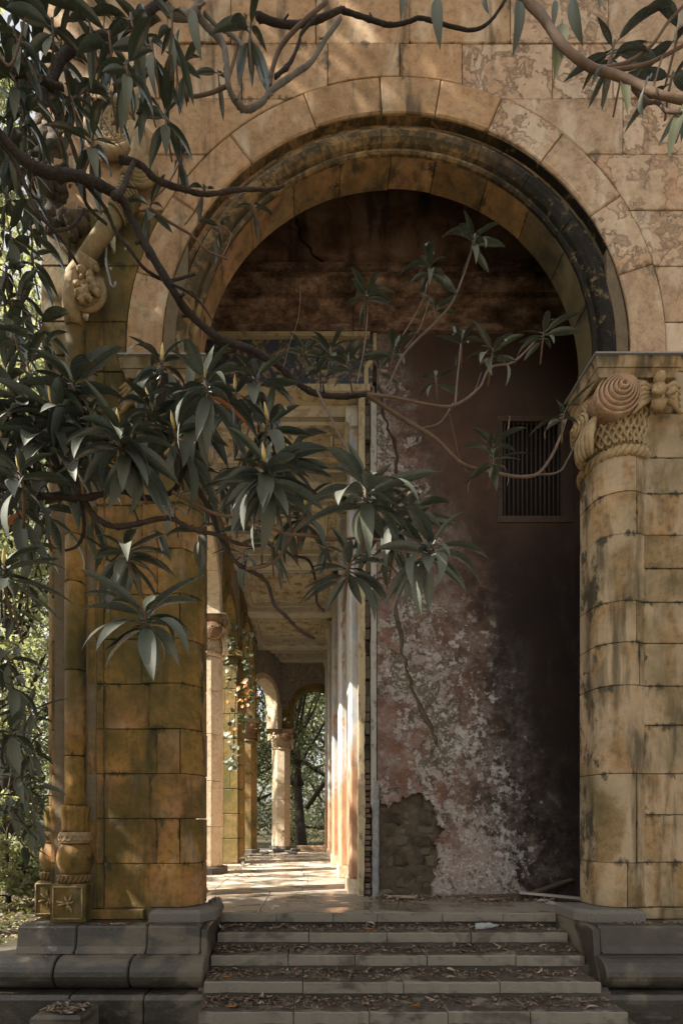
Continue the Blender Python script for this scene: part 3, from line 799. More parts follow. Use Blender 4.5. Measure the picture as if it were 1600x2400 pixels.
# outer arris, side return and grooves left of the front colonnette
for i in range(1, len(zc)-1):
    ashlar(lp, -2.80, -2.62, zc[i], zc[i+1], M['ochre'], FY + .06)
    ashlar(lp, -2.385, -2.295, zc[i], zc[i+1], M['ochre'], FY + .02)
for (cx, cy, sc_) in ((-2.50, 5.23, 1.0), (-2.83, 5.50, .85)):
    col = thing('colonnette', (cx, cy, 0), None, None); col.parent = lp; col.location = Vector((cx, cy, 0)) - WL[lp.name]
    r = .105*sc_
    m = MB(); m.prism([(cx-.185*sc_, cy-.17), (cx+.185*sc_, cy-.17), (cx+.185*sc_, cy+.15), (cx-.185*sc_, cy+.15)], .003, .40, XY, .02, 'h'); m.build('base_cube', M['ochre'], col)
    m = MB(); fc = Vector((cx, cy-.175, .20))
    for k in range(7):
        a = k*math.pi/3.5 + rb.uniform(-.3, .3); d = Vector((math.cos(a), 0, math.sin(a)))*rb.uniform(.6, 1.2)
        m.tube([fc + d*.02, fc + d*.06 + Vector((rb.uniform(-.02, .02),-.010,0)), fc + d*.105], [.008, .013, .006], 6)
    m.ball(fc, .02, 8, 6)
    for (a_, b_) in (((-.15,-.16), (.15,-.16)), ((.15,-.16), (.15,.17)), ((.15,.17), (-.15,.17)), ((-.15,.17), (-.15,-.16))):
        m.tube([fc + Vector((a_[0], 0, a_[1])), fc + Vector((b_[0], 0, b_[1]))], .009, 6)
    m.build('carved_flower', M['carved'], col)
    m = MB(); m.lathe([(.15, .40), (.165, .43), (.16, .47), (.15, .49)], (cx, cy, 0), n=20); 
    for k in range(22):
        a = 2*math.pi*k/22
        m.tube([Vector((cx + .158*math.cos(a-.12), cy + .158*math.sin(a-.12), .41)), Vector((cx + .168*math.cos(a+.12), cy + .168*math.sin(a+.12), .48))], .018, 5)
    m.build('rope_ring', M['ochre'], col)
    m = MB(); m.lathe([(.13, .485), (.155, .52), (.18, .60), (.187, .66), (.175, .74), (.145, .80), (.13, .82)], (cx, cy, 0), n=24); m.build('bulb', M['ochre'], col)
    m = MB(); m.lathe([(.15, .82), (.158, .83), (.158, .93), (.15, .94)], (cx, cy, 0), n=24)
    for k in range(16):
        a = 2*math.pi*k/16; q = Vector((cx + .158*math.cos(a), cy + .158*math.sin(a), .88)); m.torus(q, .030, .010, (math.cos(a), math.sin(a), 0), 10, 5)
    m.build('guilloche_band', M['carved'], col)
    m = MB(); m.lathe([(.148, .94), (.135, .98), (.13, 1.06), (.14, 1.16), (.155, 1.215), (.12, 1.22)], (cx, cy, 0), n=48, smooth=True, mod=lambda k, h: 1 - .10*(k % 4 == 0)); m.build('fluted_neck', M['ochre'], col)
    zz = [1.22, 1.75, 2.66, 3.6, 4.1, 4.95, 5.6, 6.45]
    for a_, b_ in zip(zz[:-1], zz[1:]):
        m = MB(); m.lathe([(r*.92, a_+.004), (r, a_+.014), (r, b_-.014), (r*.92, b_-.004)], (cx + rb.uniform(-.003, .003), cy, 0), n=24); m.build('shaft_drum', M['ochre'], col)
# carved grotesque, slanting arm, medallion and broken lump at the top of the pier
m = MB(); s0 = P(205, 640, 5.12)
for k in range(5):
    m.torus(P(200, 672, 5.12) + Vector((0, -.015*k, 0)), .18 - .036*k, .030, (0, 1, .0), 22, 8)
m.tube([P(168, 745, 5.16), P(165, 700, 5.12), P(172, 640, 5.10), P(195, 605, 5.08), P(222, 620, 5.08)], [.085, .095, .105, .10, .06], 10, True, .10)
for k in range(26):
    m.ball(P(rb.uniform(165, 225), rb.uniform(610, 690), rb.uniform(5.0, 5.08)), rb.uniform(.025, .06), 7, 5, jit=.2)
m.build('carved_grotesque', M['carved'], lp)
m = MB(); p0, p1 = P(182, 612, 5.12), P(268, 490, 5.12)
m.tube([p0, p0.lerp(p1, .5), p1], [.075, .08, .085], 14)
p2 = P(300, 440, 5.10); m.tube([p1, p1.lerp(p2, .5), p2], [.09, .10, .105], 14)
for k in range(9):
    q = p1.lerp(p2, k/8.0); m.torus(q, .092 + .014*k/8, .018, (p2-p1), 18, 6)
m.build('slanting_arm', M['carved'], lp)
m = MB(); c_ = P(262, 292, 5.16)
m.torus(c_, .27, .055, (0,1,0), 28, 8); m.torus(c_, .19, .028, (0,1,0), 24, 6)
for k in range(9):
    a = k*.7; m.torus(c_ + Vector((.10*math.cos(a), -.01, .10*math.sin(a))), .06, .022, (0,1,0), 12, 5)
for k in range(5):
    m.torus(P(325, 395, 5.14) + Vector((0, -.012*k, 0)), .15 - .03*k, .028, (0,1,0), 18, 6)
m.tube([P(300, 300, 5.15), P(322, 330, 5.14), P(318, 370, 5.13), P(290, 415, 5.12)], [.08, .09, .09, .07], 8, True, .08)
m.build('carved_medallion', M['carved'], lp)
m = MB()
for k in range(46):
    m.ball(P(rb.uniform(92, 140), rb.uniform(265, 545), rb.uniform(5.25, 5.5)), rb.uniform(.07, .15), 8, 6, jit=.22)
for k in range(14):
    m.ball(P(rb.uniform(140, 200), rb.uniform(400, 540), rb.uniform(5.15, 5.3)), rb.uniform(.04, .10), 8, 6, jit=.25)
m.build('broken_stonework', M['rubble'], lp)
m = MB(); m.tube([P(244, 595, 5.05), P(245, 612, 5.04), P(255, 655, 5.02), P(262, 662, 5.0), P(266, 648, 5.0)], .013, 8); m.tube([P(244, 505, 5.2), P(243, 610, 5.2)], .016, 6)
m.build('hook', M['sheet_metal'], lp)
capital(lp, -1.53, 5.50, 4.95, .345, -1, s=.80)

# ------------------------------------------------------------------ right pier
rp = thing('pier', (3.6, 5.42, 0), 'pale streaked stone pier right of the archway, its shaft under a woven volute capital', 'pier')
m = MB(); m.box(3.22, 6.1, FY+.02, 5.58, 0, 10.3); m.build('mortar_core', M['mortar'], rp)
zr = [.128, .61, 1.565, 2.51, 2.97, 3.41, 4.13, 4.58, 4.97]
for i in range(len(zr)-1):
    z0, z1 = zr[i], zr[i+1]; sp = 3.57 + rb.uniform(-.02, .13)
    pts = [(3.135, 5.62)] + [(3.43 - .295*math.cos(a_*math.pi/14), 5.42 - .235*math.sin(a_*math.pi/14)) for a_ in range(15)] + [(3.725, 5.62)]; sp = 3.60
    shaft_course(rp, pts, z0, z1, M['pier'], rb.choice([None, 3.40, 3.50, 3.54]))
    zs = [z0, z1] if z1 - z0 < .6 else [z0, (z0+z1)/2 + rb.uniform(-.06, .06), z1]
    for a_, b_ in zip(zs[:-1], zs[1:]):
        x = sp
        while x < 6.0:
            x2 = x + rb.uniform(.5, .95); ashlar(rp, x, min(x2, 6.1), a_, b_, M['pier'], FY - .005); x = x2
ashlar(rp, 3.5, 4.2, .003, .128, M['pier'], FY - .03); ashlar(rp, 4.2, 5.2, .003, .128, M['pier'], FY - .03)
for (a_, b_) in ((4.97, 5.45), (5.45, 5.90), (5.90, 6.08)):
    x = 3.34 if b_ < 6 else 3.858
    while x < 6.0:
        x2 = x + rb.uniform(.55, .8); ashlar(rp, x, min(x2, 6.1), a_, b_, M['pier'], FY - .004); x = x2
m = MB(); m.tube([P(1352, 1547, 5.3), P(1342, 1546, 5.25)], .006, 6); m.tube([P(1341, 1543, 5.25), P(1341, 1551, 5.25)], .009, 6); m.build('iron_peg', M['iron'], rp)
capital(rp, 3.44, 5.50, 4.95, .355, 1, s=.80)

# ------------------------------------------------------------------ archway
CX, CZ = .946, 6.17
RI, RV, REX = 2.15, 2.52, 2.91
ar = thing('archway', (CX, FY, CZ), 'great round stone arch with pale voussoirs and a dark wet roll moulding', 'archway')
def arcpoly(r0, r1, a0, a1, n=8):
    return [(CX + r0*math.cos(a0 + (a1-a0)*k/n), CZ + r0*math.sin(a0 + (a1-a0)*k/n)) for k in range(n+1)] + \
           [(CX + r1*math.cos(a1 - (a1-a0)*k/n), CZ + r1*math.sin(a1 - (a1-a0)*k/n)) for k in range(n+1)]
va = [math.radians(d) for d in (-2, 18, 34, 52, 67, 80.5, 93.5, 110, 128, 146, 164, 182)]
for i in range(len(va)-1):
    a0, a1 = va[i], va[i+1]; e = .0016
    m = MB(); jy = rb.uniform(-.007, .004)
    m.prism(arcpoly(RV + rb.uniform(-.004, .008), REX - .004, a0+e, a1-e), FY - .004 + jy, 5.355, XZ, rb.uniform(.008, .016), 'l')
    m.build('voussoir', M['arch'] if math.cos((a0+a1)/2) < .45 else M['rose'], ar)
prof = [(2.535, 5.36), (2.525, 5.335), (2.47, 5.335), (2.455, 5.30), (2.425, 5.30), (2.42, 5.325)]
for k in range(9):
    th = math.radians(40 - k*35); prof.append((2.315 + .092*math.cos(th), 5.335 + .088*math.sin(-abs(th) if False else -math.radians(20) - k*math.radians(17))))
prof = [(2.53, 5.36), (2.526, 5.262), (2.510, 5.255), (2.505, 5.335), (2.47, 5.335), (2.455, 5.30), (2.425, 5.30), (2.42, 5.325)] + [(2.408, 5.30), (2.38, 5.258), (2.33, 5.236), (2.28, 5.245), (2.24, 5.275), (2.225, 5.31), (2.20, 5.315), (2.195, 5.285), (2.165, 5.28), (2.15, 5.295), (2.15, 5.32), (2.5, 5.58), (2.535, 5.58)]
ma = [math.radians(d) for d in (-3, 20, 36, 52, 67, 81, 94, 111, 129, 147, 165, 183)]
def sweep(m, prof, a0, a1, n):
    vs = []; k = len(prof)
    for i in range(n+1):
        a = a0 + (a1-a0)*i/n
        vs += [(CX + r*math.cos(a), y_, CZ + r*math.sin(a)) for r, y_ in prof]
    fs = [(i*k+j, (i+1)*k+j, (i+1)*k+(j+1) % k, i*k+(j+1) % k) for i in range(n) for j in range(k)]
    fs += [tuple(range(k))[::-1], tuple(n*k+j for j in range(k))]
    b = len(m.v); m.add(vs, fs, False)
for i in range(len(ma)-1):
    m = MB(); sc_ = rb.uniform(-.006, .006); sweep(m, [(r + sc_, y_) for r, y_ in prof], ma[i] + .0015, ma[i+1] - .0015, 9); m.build('moulding_stone', M['moulding'], ar)
sa = [math.radians(d) for d in (-3, 14, 31, 47, 62, 78, 91, 106, 121, 137, 152, 168, 183)]
for i in range(len(sa)-1):
    m = MB(); j = rb.uniform(-.004, .006)
    m.prism(arcpoly(RI + j, 2.62, sa[i] + .002, sa[i+1] - .002), 5.322, 5.60 + rb.uniform(-.006, .01), XZ, .009, 'h')
    m.build('soffit_stone', M['soffit'], ar)
# stilts between capital and springing
for (x0, x1, s_) in ((-1.61, CX - RI, -1), (CX + RI, 3.50, 1)):
    m = MB(); m.box(x0, x1, 5.33, 5.60, 5.902, 6.172); m.build('springer', M['soffit'], ar)
    m = MB(); m.prism([(CX + s_*r_, y_) for r_, y_ in prof], 5.902, 6.064, XY); m.build('moulding_stone', M['moulding'], ar)
    m = MB(); m.prism([(CX + s_*RV, FY), (CX + s_*(REX-.004), FY), (CX + s_*(REX-.004), 5.355), (CX + s_*RV, 5.355)], 5.902, 6.068, XY, .006, 'lh'); m.build('voussoir', M['rose'] if s_ > 0 else M['ochre'], ar)

# ------------------------------------------------------------------ upper facade wall
fw = thing('facade_wall', (1.5, FY, 6.08), 'weathered pink and tan block wall surrounding and above the great arch', 'wall')
def circ_x(z): return math.sqrt(max(0.0, (REX+.004)**2 - (z-CZ)**2))
rows = [6.08, 6.44, 7.04, 7.64, 8.24, 8.84, 9.44, 10.04, 10.7]
def backing():
    pl = [(-2.86, 6.1), (CX-2.64, 6.1)] + [(CX + 2.64*math.cos(math.pi - math.pi*k/24), CZ + 2.64*math.sin(math.pi*k/24)) for k in range(25)] + [(6.1, 6.1), (6.1, 10.7), (-2.86, 10.7)]
    m = MB(); m.prism(pl, 5.30, 5.62, XZ); m.build('mortar_core', M['mortar'], fw)
backing()
m = MB(); m.box(-2.86, -2.55, 5.625, 6.82, 6.6, 10.7); m.build('side_return', M['ochre'], fw)
for i in range(len(rows)-1):
    z0, z1 = rows[i], rows[i+1]; n = 8
    zsamp = [z0 + .004 + (z1-z0-.008)*k/n for k in range(n+1)]
    if z0 < 8.8:
        for side in (-1, 1):
            xin0 = circ_x(z0); xin1 = circ_x(z1)
            xi = CX + side*(max(xin0, xin1)); end = -2.88 if side < 0 else 6.1
            x = CX + side*min(xin0, xin1)
            first = True
            while (end - x)*side > .05:
                lo = max(xin0, xin1)
                if first: x2 = CX + side*(lo + rb.uniform(.35, .75))
                else: x2 = x + side*rb.uniform(.75, 1.15)
                if (end - x2)*side < .3: x2 = end
                mt = M['rose'] if side > 0 else M['ochre'] if z0 < 7.6 else M['arch']
                if first:
                    pl = [(CX + side*(circ_x(z)), z) for z in zsamp]
                    pl = pl + [(x2 - side*.004, z1-.004), (x2 - side*.004, z0+.004)]
                    ashlar(fw, 0, 0, z0, z1, mt, poly=pl, yb=5.45); first = False
                else: ashlar(fw, min(x, x2), max(x, x2), z0, z1, mt, yb=5.45)
                x = x2
    else:
        x = -2.88; jit = rb.uniform(.5, .9); xs_ = [-2.88, -2.2]
        while xs_[-1] < 5.4: xs_.append(xs_[-1] + rb.uniform(.65, 1.1))
        xs_.append(6.1)
        for x0, x1 in zip(xs_[:-1], xs_[1:]):
            mt = M['rose'] if x0 > CX + .6 else M['arch']
            pl = []
            for k in range(13):
                x = x0 + .004 + (x1-x0-.008)*k/12
                zz = CZ + math.sqrt(max(0, (REX+.004)**2 - (x-CX)**2)) if abs(x-CX) < REX else 0
                pl.append((x, min(max(z0+.004, zz), z1-.03)))
            pl += [(x1-.004, z1-.004), (x0+.004, z1-.004)]
            if z0 > 8.9: pl = None
            ashlar(fw, x0, x1, z0, z1, mt, poly=pl, yb=5.45)
# ------------------------------------------------------------------ vestibule: back wall, cornice, window, upper wall
WY = 6.83
bw = thing('inner_wall', (2.6, WY, 0), 'dark red inner wall with peeling plaster, near black at the lower right, seen through the great arch', 'wall')
rw = random.Random(5)
def jag(pts, amp, n=4):
    out = []
    for (a, b), (c, d) in zip(pts[:-1], pts[1:]):
        for k in range(n):
            q = k/n; out.append((a + (c-a)*q + rw.uniform(-amp, amp), b + (d-b)*q + rw.uniform(-amp, amp)))
    out.append(pts[-1]); return out
wx0, wx1, wz0, wz1 = 2.70, 3.65, 5.31, 6.69
notch = jag([(.96, 1.36), (1.12, 1.25), (1.30, 1.38), (1.55, 1.44), (1.74, 1.34), (1.80, 1.12), (1.90, .92), (1.80, .74), (1.86, .52), (1.80, .36), (1.74, .12)], .030, 6)
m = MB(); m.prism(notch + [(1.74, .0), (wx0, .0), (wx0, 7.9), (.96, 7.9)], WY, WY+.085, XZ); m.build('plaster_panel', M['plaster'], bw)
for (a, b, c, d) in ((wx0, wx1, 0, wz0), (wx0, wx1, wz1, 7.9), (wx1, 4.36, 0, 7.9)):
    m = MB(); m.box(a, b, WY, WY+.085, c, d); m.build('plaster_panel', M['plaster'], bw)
# rubble behind the fallen plaster
G = 34; vs = []
for j in range(G+1):
    for i in range(G+1):
        x, z = .95 + 1.1*i/G, -.02 + 1.55*j/G
        v = mnoise.voronoi((x*5, 0, z*7))[0]
        y = WY + .095 - .035*min(.6, (v[1]-v[0])*1.6) - .035*mnoise.noise((x*5, 3, z*5)) - .018*mnoise.noise((x*17, 8, z*17))
        vs.append((x + .02*mnoise.noise((x*7, 1, z*7)), y, z))
m = MB(); m.add(vs, [(j*(G+1)+i, j*(G+1)+i+1, (j+1)*(G+1)+i+1, (j+1)*(G+1)+i) for j in range(G) for i in range(G)], True)
m.build('exposed_masonry', M['rubble'], bw)
m = MB(); m.box(.96, 4.4, WY+.16, WY+.5, 0, 10.6); m.build('wall_core', M['dark_mortar'], bw)
z = -.01; row = 0
while z < 1.46:
    hgt = rw.uniform(.09, .22); x = .93 + (row % 2)*-.06
    while x < 1.98:
        wd = rw.uniform(.10, .34); x2 = x + wd; j = lambda s_: rw.uniform(-s_, s_)
        pl = [(x+.010+j(.022), z+.012+j(.010)), ((x+x2)/2, z+.006+j(.022)), (x2-.010+j(.022), z+.012+j(.022)), (x2-.006+j(.022), z+hgt*.55), (x2-.014+j(.022), z+hgt-.010+j(.022)), ((x+x2)/2+j(.03), z+hgt-.004+j(.010)), (x+.012+j(.022), z+hgt-.012+j(.022))]
        m = MB(); m.prism(pl, WY + rw.uniform(.060, .112), WY + .15, XZ, rw.uniform(.014, .03), 'l'); m.build('rubble_stone', M['rubble'] if rw.random() < .8 else M['stone_dull'], bw)
        x = x2
    z += hgt; row += 1
# fissures in the plaster
def fissure(pts, r, mat):
    m = MB(); q = []
    for a, b in zip(pts[:-1], pts[1:]):
        for k in range(4): q.append(P(a[0] + (b[0]-a[0])*k/4 + rw.uniform(-5, 5), a[1] + (b[1]-a[1])*k/4, WY + .002))
    q.append(P(*pts[-1], WY)); m.tube(q, [r*rw.uniform(.5, 1.3) for _ in q], 6, True, .3); return m.build('fissure', mat, bw)
fissure([(872, 885), (880, 960), (905, 1010), (910, 1090)], .022, M['rubble'])
fissure([(905, 1330), (915, 1440), (928, 1520), (945, 1580), (985, 1660), (1000, 1710)], .030, M['rubble'])
fissure([(682, 505), (690, 545), (715, 580), (745, 608), (800, 632), (850, 634)], .018, M['void'])
# barred window
wn = thing('barred_window', ((wx0+wx1)/2, WY, wz0), None, None); wn.parent = bw; wn.location = Vector(((wx0+wx1)/2, WY, wz0)) - WL[bw.name]
m = MB(); m.box(wx0, wx1, WY+.14, WY+.155, wz0, wz1); m.build('dark_opening', M['void'], wn)
for (a, b, c, d) in ((wx0-.05, wx1+.05, wz0-.06, wz0+.03), (wx0-.05, wx1+.05, wz1-.02, wz1+.05), (wx0-.05, wx0+.02, wz0+.032, wz1-.022), (wx1-.10, wx1+.05, wz0+.032, wz1-.022)):
    m = MB(); m.box(a, b, WY-.012, WY+.05, c, d); m.build('frame', M['iron'], wn)
for k in range(13):
    x = wx0 + .06 + k*(wx1-.14-wx0-.06)/12.0; m = MB(); m.tube([(x, WY+.02, wz0+.03), (x, WY+.02, wz1-.02)], .011, 6); m.build('bar', M['iron'], wn)
# cornice
prof = [(0, 7.90), (-.05, 7.90), (-.06, 7.98), (-.03, 8.0), (-.03, 8.10), (-.08, 8.12), (-.10, 8.2), (-.15, 8.24), (-.15, 8.32), (-.19, 8.34), (-.24, 8.42), (-.24, 8.50), (-.12, 8.56), (-.10, 8.66), (-.13, 8.70), (-.13, 8.76), (0, 8.80), (.2, 8.80), (.2, 7.90)]
for (a, b) in ((-1.9, .62), (.626, 2.35), (2.356, 4.36)):
    m = MB(); dz = rw.uniform(-.006, .006); m.prism([(WY + y_, z_ + dz) for y_, z_ in prof], a, b, YZ); m.build('cornice_length', M['cornice'], bw)
m = MB(); m.box(-1.9, 4.36, WY, WY+.1, 8.802, 10.6); m.build('upper_plaster', M['upper'], bw)
# end wall and ceiling of the vestibule
ve = thing('side_wall', (4.5, 6.2, 0), 'dark plastered side wall closing the passage behind the right column', 'wall')
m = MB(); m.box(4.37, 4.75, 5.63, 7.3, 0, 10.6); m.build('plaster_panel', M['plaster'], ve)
vc = thing('passage_ceiling', (.8, 6.2, 10.6), 'dark stained ceiling slab above the passage behind the arch', 'ceiling')
m = MB(); m.box(-2.9, 6.2, 5.3, 7.5, 10.71, 10.95); m.build('ceiling_slab', M['upper'], vc)

# ------------------------------------------------------------------ opening into the gallery: lintel, jamb
lt = thing('lintel', (-.4, WY, 7.1), 'peeling blue painted lintel over the gallery opening, framed in yellowed trim', 'lintel')
m = MB(); m.box(-1.95, .90, WY+.01, WY+.22, 7.16, 7.895); m.build('painted_panel', M['blue_lintel'], lt)
m = MB(); m.box(-1.95, .86, WY-.05, WY+.2, 7.06, 7.155); m.build('bottom_trim', M['trim'], lt)
m = MB(); m.prism([(.90, 7.895), (.955, 7.895), (.955, 7.56), (.84, 7.40), (.84, 7.16), (.775, 7.16), (.775, 7.43), (.90, 7.60)], WY-.03, WY+.15, XZ, .01, 'l'); m.build('side_trim', M['trim'], lt)
m = MB(); m.box(-1.95, .86, WY-.045, WY+.008, 7.83, 7.892); m.build('top_trim', M['trim'], lt)

jm = thing('jamb', (.85, WY, 0), 'broken doorway edge of trim, crumbling brick and white plaster beside the red wall', 'jamb')
lft = [(.70, 0.0), (.70, 7.055)]; 
rgt = jag([(.795, 7.055), (.80, 5), (.79, 4), (.80, 3), (.785, 2), (.80, 1), (.775, 0.0)], .006, 10)
m = MB(); m.prism(lft + rgt, WY-.02, WY+.14, XZ, .006, 'l'); m.build('trim_board', M['trim'], jm)
m = MB(); l2 = jag([(.875, 1.30), (.872, 3), (.878, 5), (.872, 7.05)], .006, 8)
m.prism([(.955, 1.45), (.93, 1.30), (.90, 1.22)] + l2 + [(.957, 7.05)], WY-.005, WY+.12, XZ, .006, 'l'); m.build('white_plaster_strip', M['white_edge'], jm)
vs = []; 
for j in range(41):
    for i in range(7):
        z = 1.62*j/40; x = .895 + .10*i/6
        vs.append((x + .012*mnoise.noise((z*14, i, 2)), WY - .01 + .03*mnoise.noise((x*40, z*16, 0)) + (.03 if i in (0, 6) else 0), z))
m = MB(); m.add(vs, [(j*7+i, j*7+i+1, (j+1)*7+i+1, (j+1)*7+i) for j in range(40) for i in range(6)], True)
m.build('crumbling_render', M['grey_debris'], jm)
z = .02; k = 0
while z < 6.9:
    h = rw.uniform(.055, .075) if z < 1.7 else rw.uniform(.10, .22)
    m = MB(); d = rw.uniform(-.03, .05); m.prism([(.80, WY+.03+d), (.868 + rw.uniform(-.008, .02 if z < 1.5 else .0), WY+.03+d+rw.uniform(-.02, .02)), (.89, WY+.2), (.80, WY+.2)], z, z+h, XY, .008, 'lh')
    m.build('brick', M['brick'] if z < 1.7 and rw.random() < .7 else M['rubble'], jm); z += h + rw.uniform(.008, .02)
m = MB(); m.box(.80, .958, WY+.145, WY+.3, 0, 7.05); m.build('recess_back', M['dark_mortar'], jm)

# ------------------------------------------------------------------ gallery: right wall, ceiling
gw = thing('gallery_wall', (.85, 12.5, 0), 'sunlit gallery side wall of striped white, blue and orange plaster pilasters', 'wall')
m = MB(); m.box(.76, .95, 6.98, 18.55, 0, 7.3); m.build('wall_plaster', M['gallery_wall'], gw)
for yc in (7.35, 9.55, 12.25, 14.95, 17.5):
    hw = .30 if yc < 7.5 else .38
    m = MB(); m.prism([(.758, yc-hw), (.63, yc-hw), (.60, yc-hw+.03), (.60, yc+hw-.03), (.63, yc+hw), (.758, yc+hw)], .22, 6.75, XY); pl = m.build('pilaster', M['gallery_wall'], gw)
    m = MB(); m.box(.575, .756, yc-hw-.03, yc+hw+.03, .003, .218); m.build('pilaster_base', M['sunstone'], pl)
    m = MB(); m.prism([(.756, 6.752), (.60, 6.752), (.54, 6.85), (.54, 7.05), (.756, 7.05)], yc-hw-.05, yc+hw+.05, lambda a, b, h: (a, h, b)); m.build('pilaster_cap', M['ceiling_beam'], pl)
    if yc > 8:
        m = MB(); m.box(.70, .757, yc+hw+.45, yc+hw+.60, .1, 6.9); m.build('pilaster_strip', M['gallery_wall'], gw)

gc = thing('gallery_ceiling', (-.5, 12, 7.1), 'flaking coffered ceiling of tan panels and pale beams over the gallery', 'ceiling')
by = [7.08, 8.85, 11.5, 14.2, 16.9, 18.4]
for i, yb in enumerate(by):
    m = MB(); m.prism([(yb-.19, 7.10), (yb-.15, 7.07), (yb+.15, 7.07), (yb+.19, 7.10), (yb+.24, 7.26), (yb-.24, 7.26)], -1.75, .755, YZ); m.build('ceiling_beam', M['ceiling_beam'], gc)
for a, b in zip(by[:-1], by[1:]):
    a += .25; b -= .25
    m = MB(); m.box(-1.78, .757, a - .02, b + .02, 7.255, 7.32); m.build('ceiling_panel', M['ceiling_panel'], gc)
    for q, (w1, dz) in enumerate(((.08, .10), (.34, .05))):
        x0, x1, y0_, y1_ = -1.74 + w1, .75 - w1, a + w1, b - w1; wd = .10 if q == 0 else .07
        for (c0, c1, d0, d1) in ((x0, x1, y0_, y0_+wd), (x0, x1, y1_-wd, y1_), (x0, x0+wd, y0_+wd, y1_-wd), (x1-wd, x1, y0_+wd, y1_-wd)):
            m = MB(); m.add([(c0, d0, 7.253), (c1, d0, 7.253), (c1, d1, 7.253), (c0, d1, 7.253), (c0+.02, d0+.02, 7.253-dz), (c1-.02, d0+.02, 7.253-dz), (c1-.02, d1-.02, 7.253-dz), (c0+.02, d1-.02, 7.253-dz)],
                            [(0,1,2,3), (7,6,5,4), (4,5,1,0), (5,6,2,1), (6,7,3,2), (7,4,0,3)]); m.build('panel_moulding', M['ceiling_beam'], gc)
m = MB(); m.box(-2.4, 1.0, 6.95, 19.0, 7.33, 7.7); m.build('roof_slab', M['mortar'], gc)

# ------------------------------------------------------------------ gallery columns and arches
def octa(cx, cy, r): return [(cx + r*math.cos(math.pi/8 + k*math.pi/4), cy + r*math.sin(math.pi/8 + k*math.pi/4)) for k in range(8)]
def gcol(cx, cy, r, ztop, mat, label, s, cmat, group='columns of the side gallery', mirror=-1):
    t = thing('column', (cx, cy, 0), label, 'column', group)
    m = MB(); m.prism(octa(cx, cy, r+.10), .003, .14, XY, .02, 'h'); m.build('column_base', M['granite'], t)
    z = .142; h0 = ztop - 1.2*s
    while z < h0 - .05:
        z2 = min(z + rb.uniform(.75, .95), h0)
        if h0 - z2 < .3: z2 = h0
        pts = octa(cx + rb.uniform(-.004, .004), cy, r); 
        shaft_course(t, pts, z, z2, mat, None, 'column_drum'); z = z2
    capital(t, cx, cy, h0, r*1.05, mirror, cmat, True, s)
    return t
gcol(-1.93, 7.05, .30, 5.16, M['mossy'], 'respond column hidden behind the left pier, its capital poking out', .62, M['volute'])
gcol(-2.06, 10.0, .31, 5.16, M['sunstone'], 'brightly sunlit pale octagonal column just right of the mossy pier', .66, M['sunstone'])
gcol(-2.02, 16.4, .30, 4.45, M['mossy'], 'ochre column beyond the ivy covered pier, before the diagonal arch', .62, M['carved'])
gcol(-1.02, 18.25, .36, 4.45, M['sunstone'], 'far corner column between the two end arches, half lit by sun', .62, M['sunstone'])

ip = thing('ivy_pier', (-2.05, 12.5, 0), 'mossy green and ochre block pier overgrown with ivy, beyond the sunlit column', 'pier')
z = .01
while z < 5.15:
    z2 = min(z + .62, 5.16); cut = -2.06 + rb.uniform(-.12, .12)
    for (a, b) in ((-2.35, cut), (cut, -1.76)):
        m = MB(); m.prism([(a+.004, 12.1), (b-.004, 12.1), (b-.004, 12.9), (a+.004, 12.9)], z+.004, z2-.004, XY, .012, 'lh'); m.build('stone_block', M['mossy'], ip)
    m = MB(); m.prism([(-1.755, 12.35), (-1.66, 12.40), (-1.66, 12.75), (-1.755, 12.8)], z+.004, z2-.004, XY, .01, 'lh'); m.build('pilaster_stone', M['mossy'], ip)
    z = z2
m = MB(); m.box(-2.42, -1.62, 12.02, 12.95, 5.163, 5.30); m.build('impost', M['mossy'], ip)
m = MB(); m.prism([(-2.42, 12.02), (-1.66, 12.02), (-1.66, 12.96), (-2.42, 12.96)], .0, .009, XY); m.build('base_stone', M['granite'], ip)

aw = thing('arcade_wall', (-2.05, 12, 5.2), 'mossy stone arches carrying the gallery roof above its columns', 'arcade')
def arch_bay(ya, yb, e0, e1, zs, mat):
    c, r = (ya+yb)/2, (yb-ya)/2; nseg = 9
    # ring of arch stones, then the wall above as two stones
    for k in range(nseg):
        a0, a1 = math.pi - math.pi*k/nseg - .002, math.pi - math.pi*(k+1)/nseg + .002
        pl = [(c + r*math.cos(a0 + (a1-a0)*q/3), zs + r*math.sin(a0 + (a1-a0)*q/3)) for q in range(4)] + [(c + (r+.26)*math.cos(a1 + (a0-a1)*q/3), zs + (r+.26)*math.sin(a1 + (a0-a1)*q/3)) for q in range(4)]
        m = MB(); m.prism(pl, -2.34, -1.745, YZ, .008, 'lh'); m.build('arch_stone', mat, aw)
    rr_ = r + .262
    for (s0, s1, end) in ((math.pi, math.pi/2, e0), (math.pi/2, 0, e1)):
        arc = [(c + rr_*math.cos(s0 + (s1-s0)*q/12), zs + rr_*math.sin(s0 + (s1-s0)*q/12)) for q in range(13)]
        arc = [(min(max(a, e0), e1), b) for a, b in arc]
        top = 7.33
        if s0 == math.pi: pl = [(e0, zs)] + arc + [(c, top), (e0, top)] if arc[0][0] - e0 > 1e-3 else arc + [(c, top), (e0, top)]
        else: pl = arc + ([(e1, zs)] if e1 - arc[-1][0] > 1e-3 else []) + [(e1, top), (c, top)]
        m = MB(); m.prism(pl, -2.32, -1.765, YZ); m.build('spandrel', M['blue_dark'] if end == e1 else mat, aw)
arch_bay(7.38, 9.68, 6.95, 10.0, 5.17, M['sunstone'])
arch_bay(10.32, 12.05, 10.0, 12.5, 5.31, M['mossy'])
arch_bay(12.98, 16.08, 12.5, 16.4, 5.0 if False else 5.31, M['mossy'])
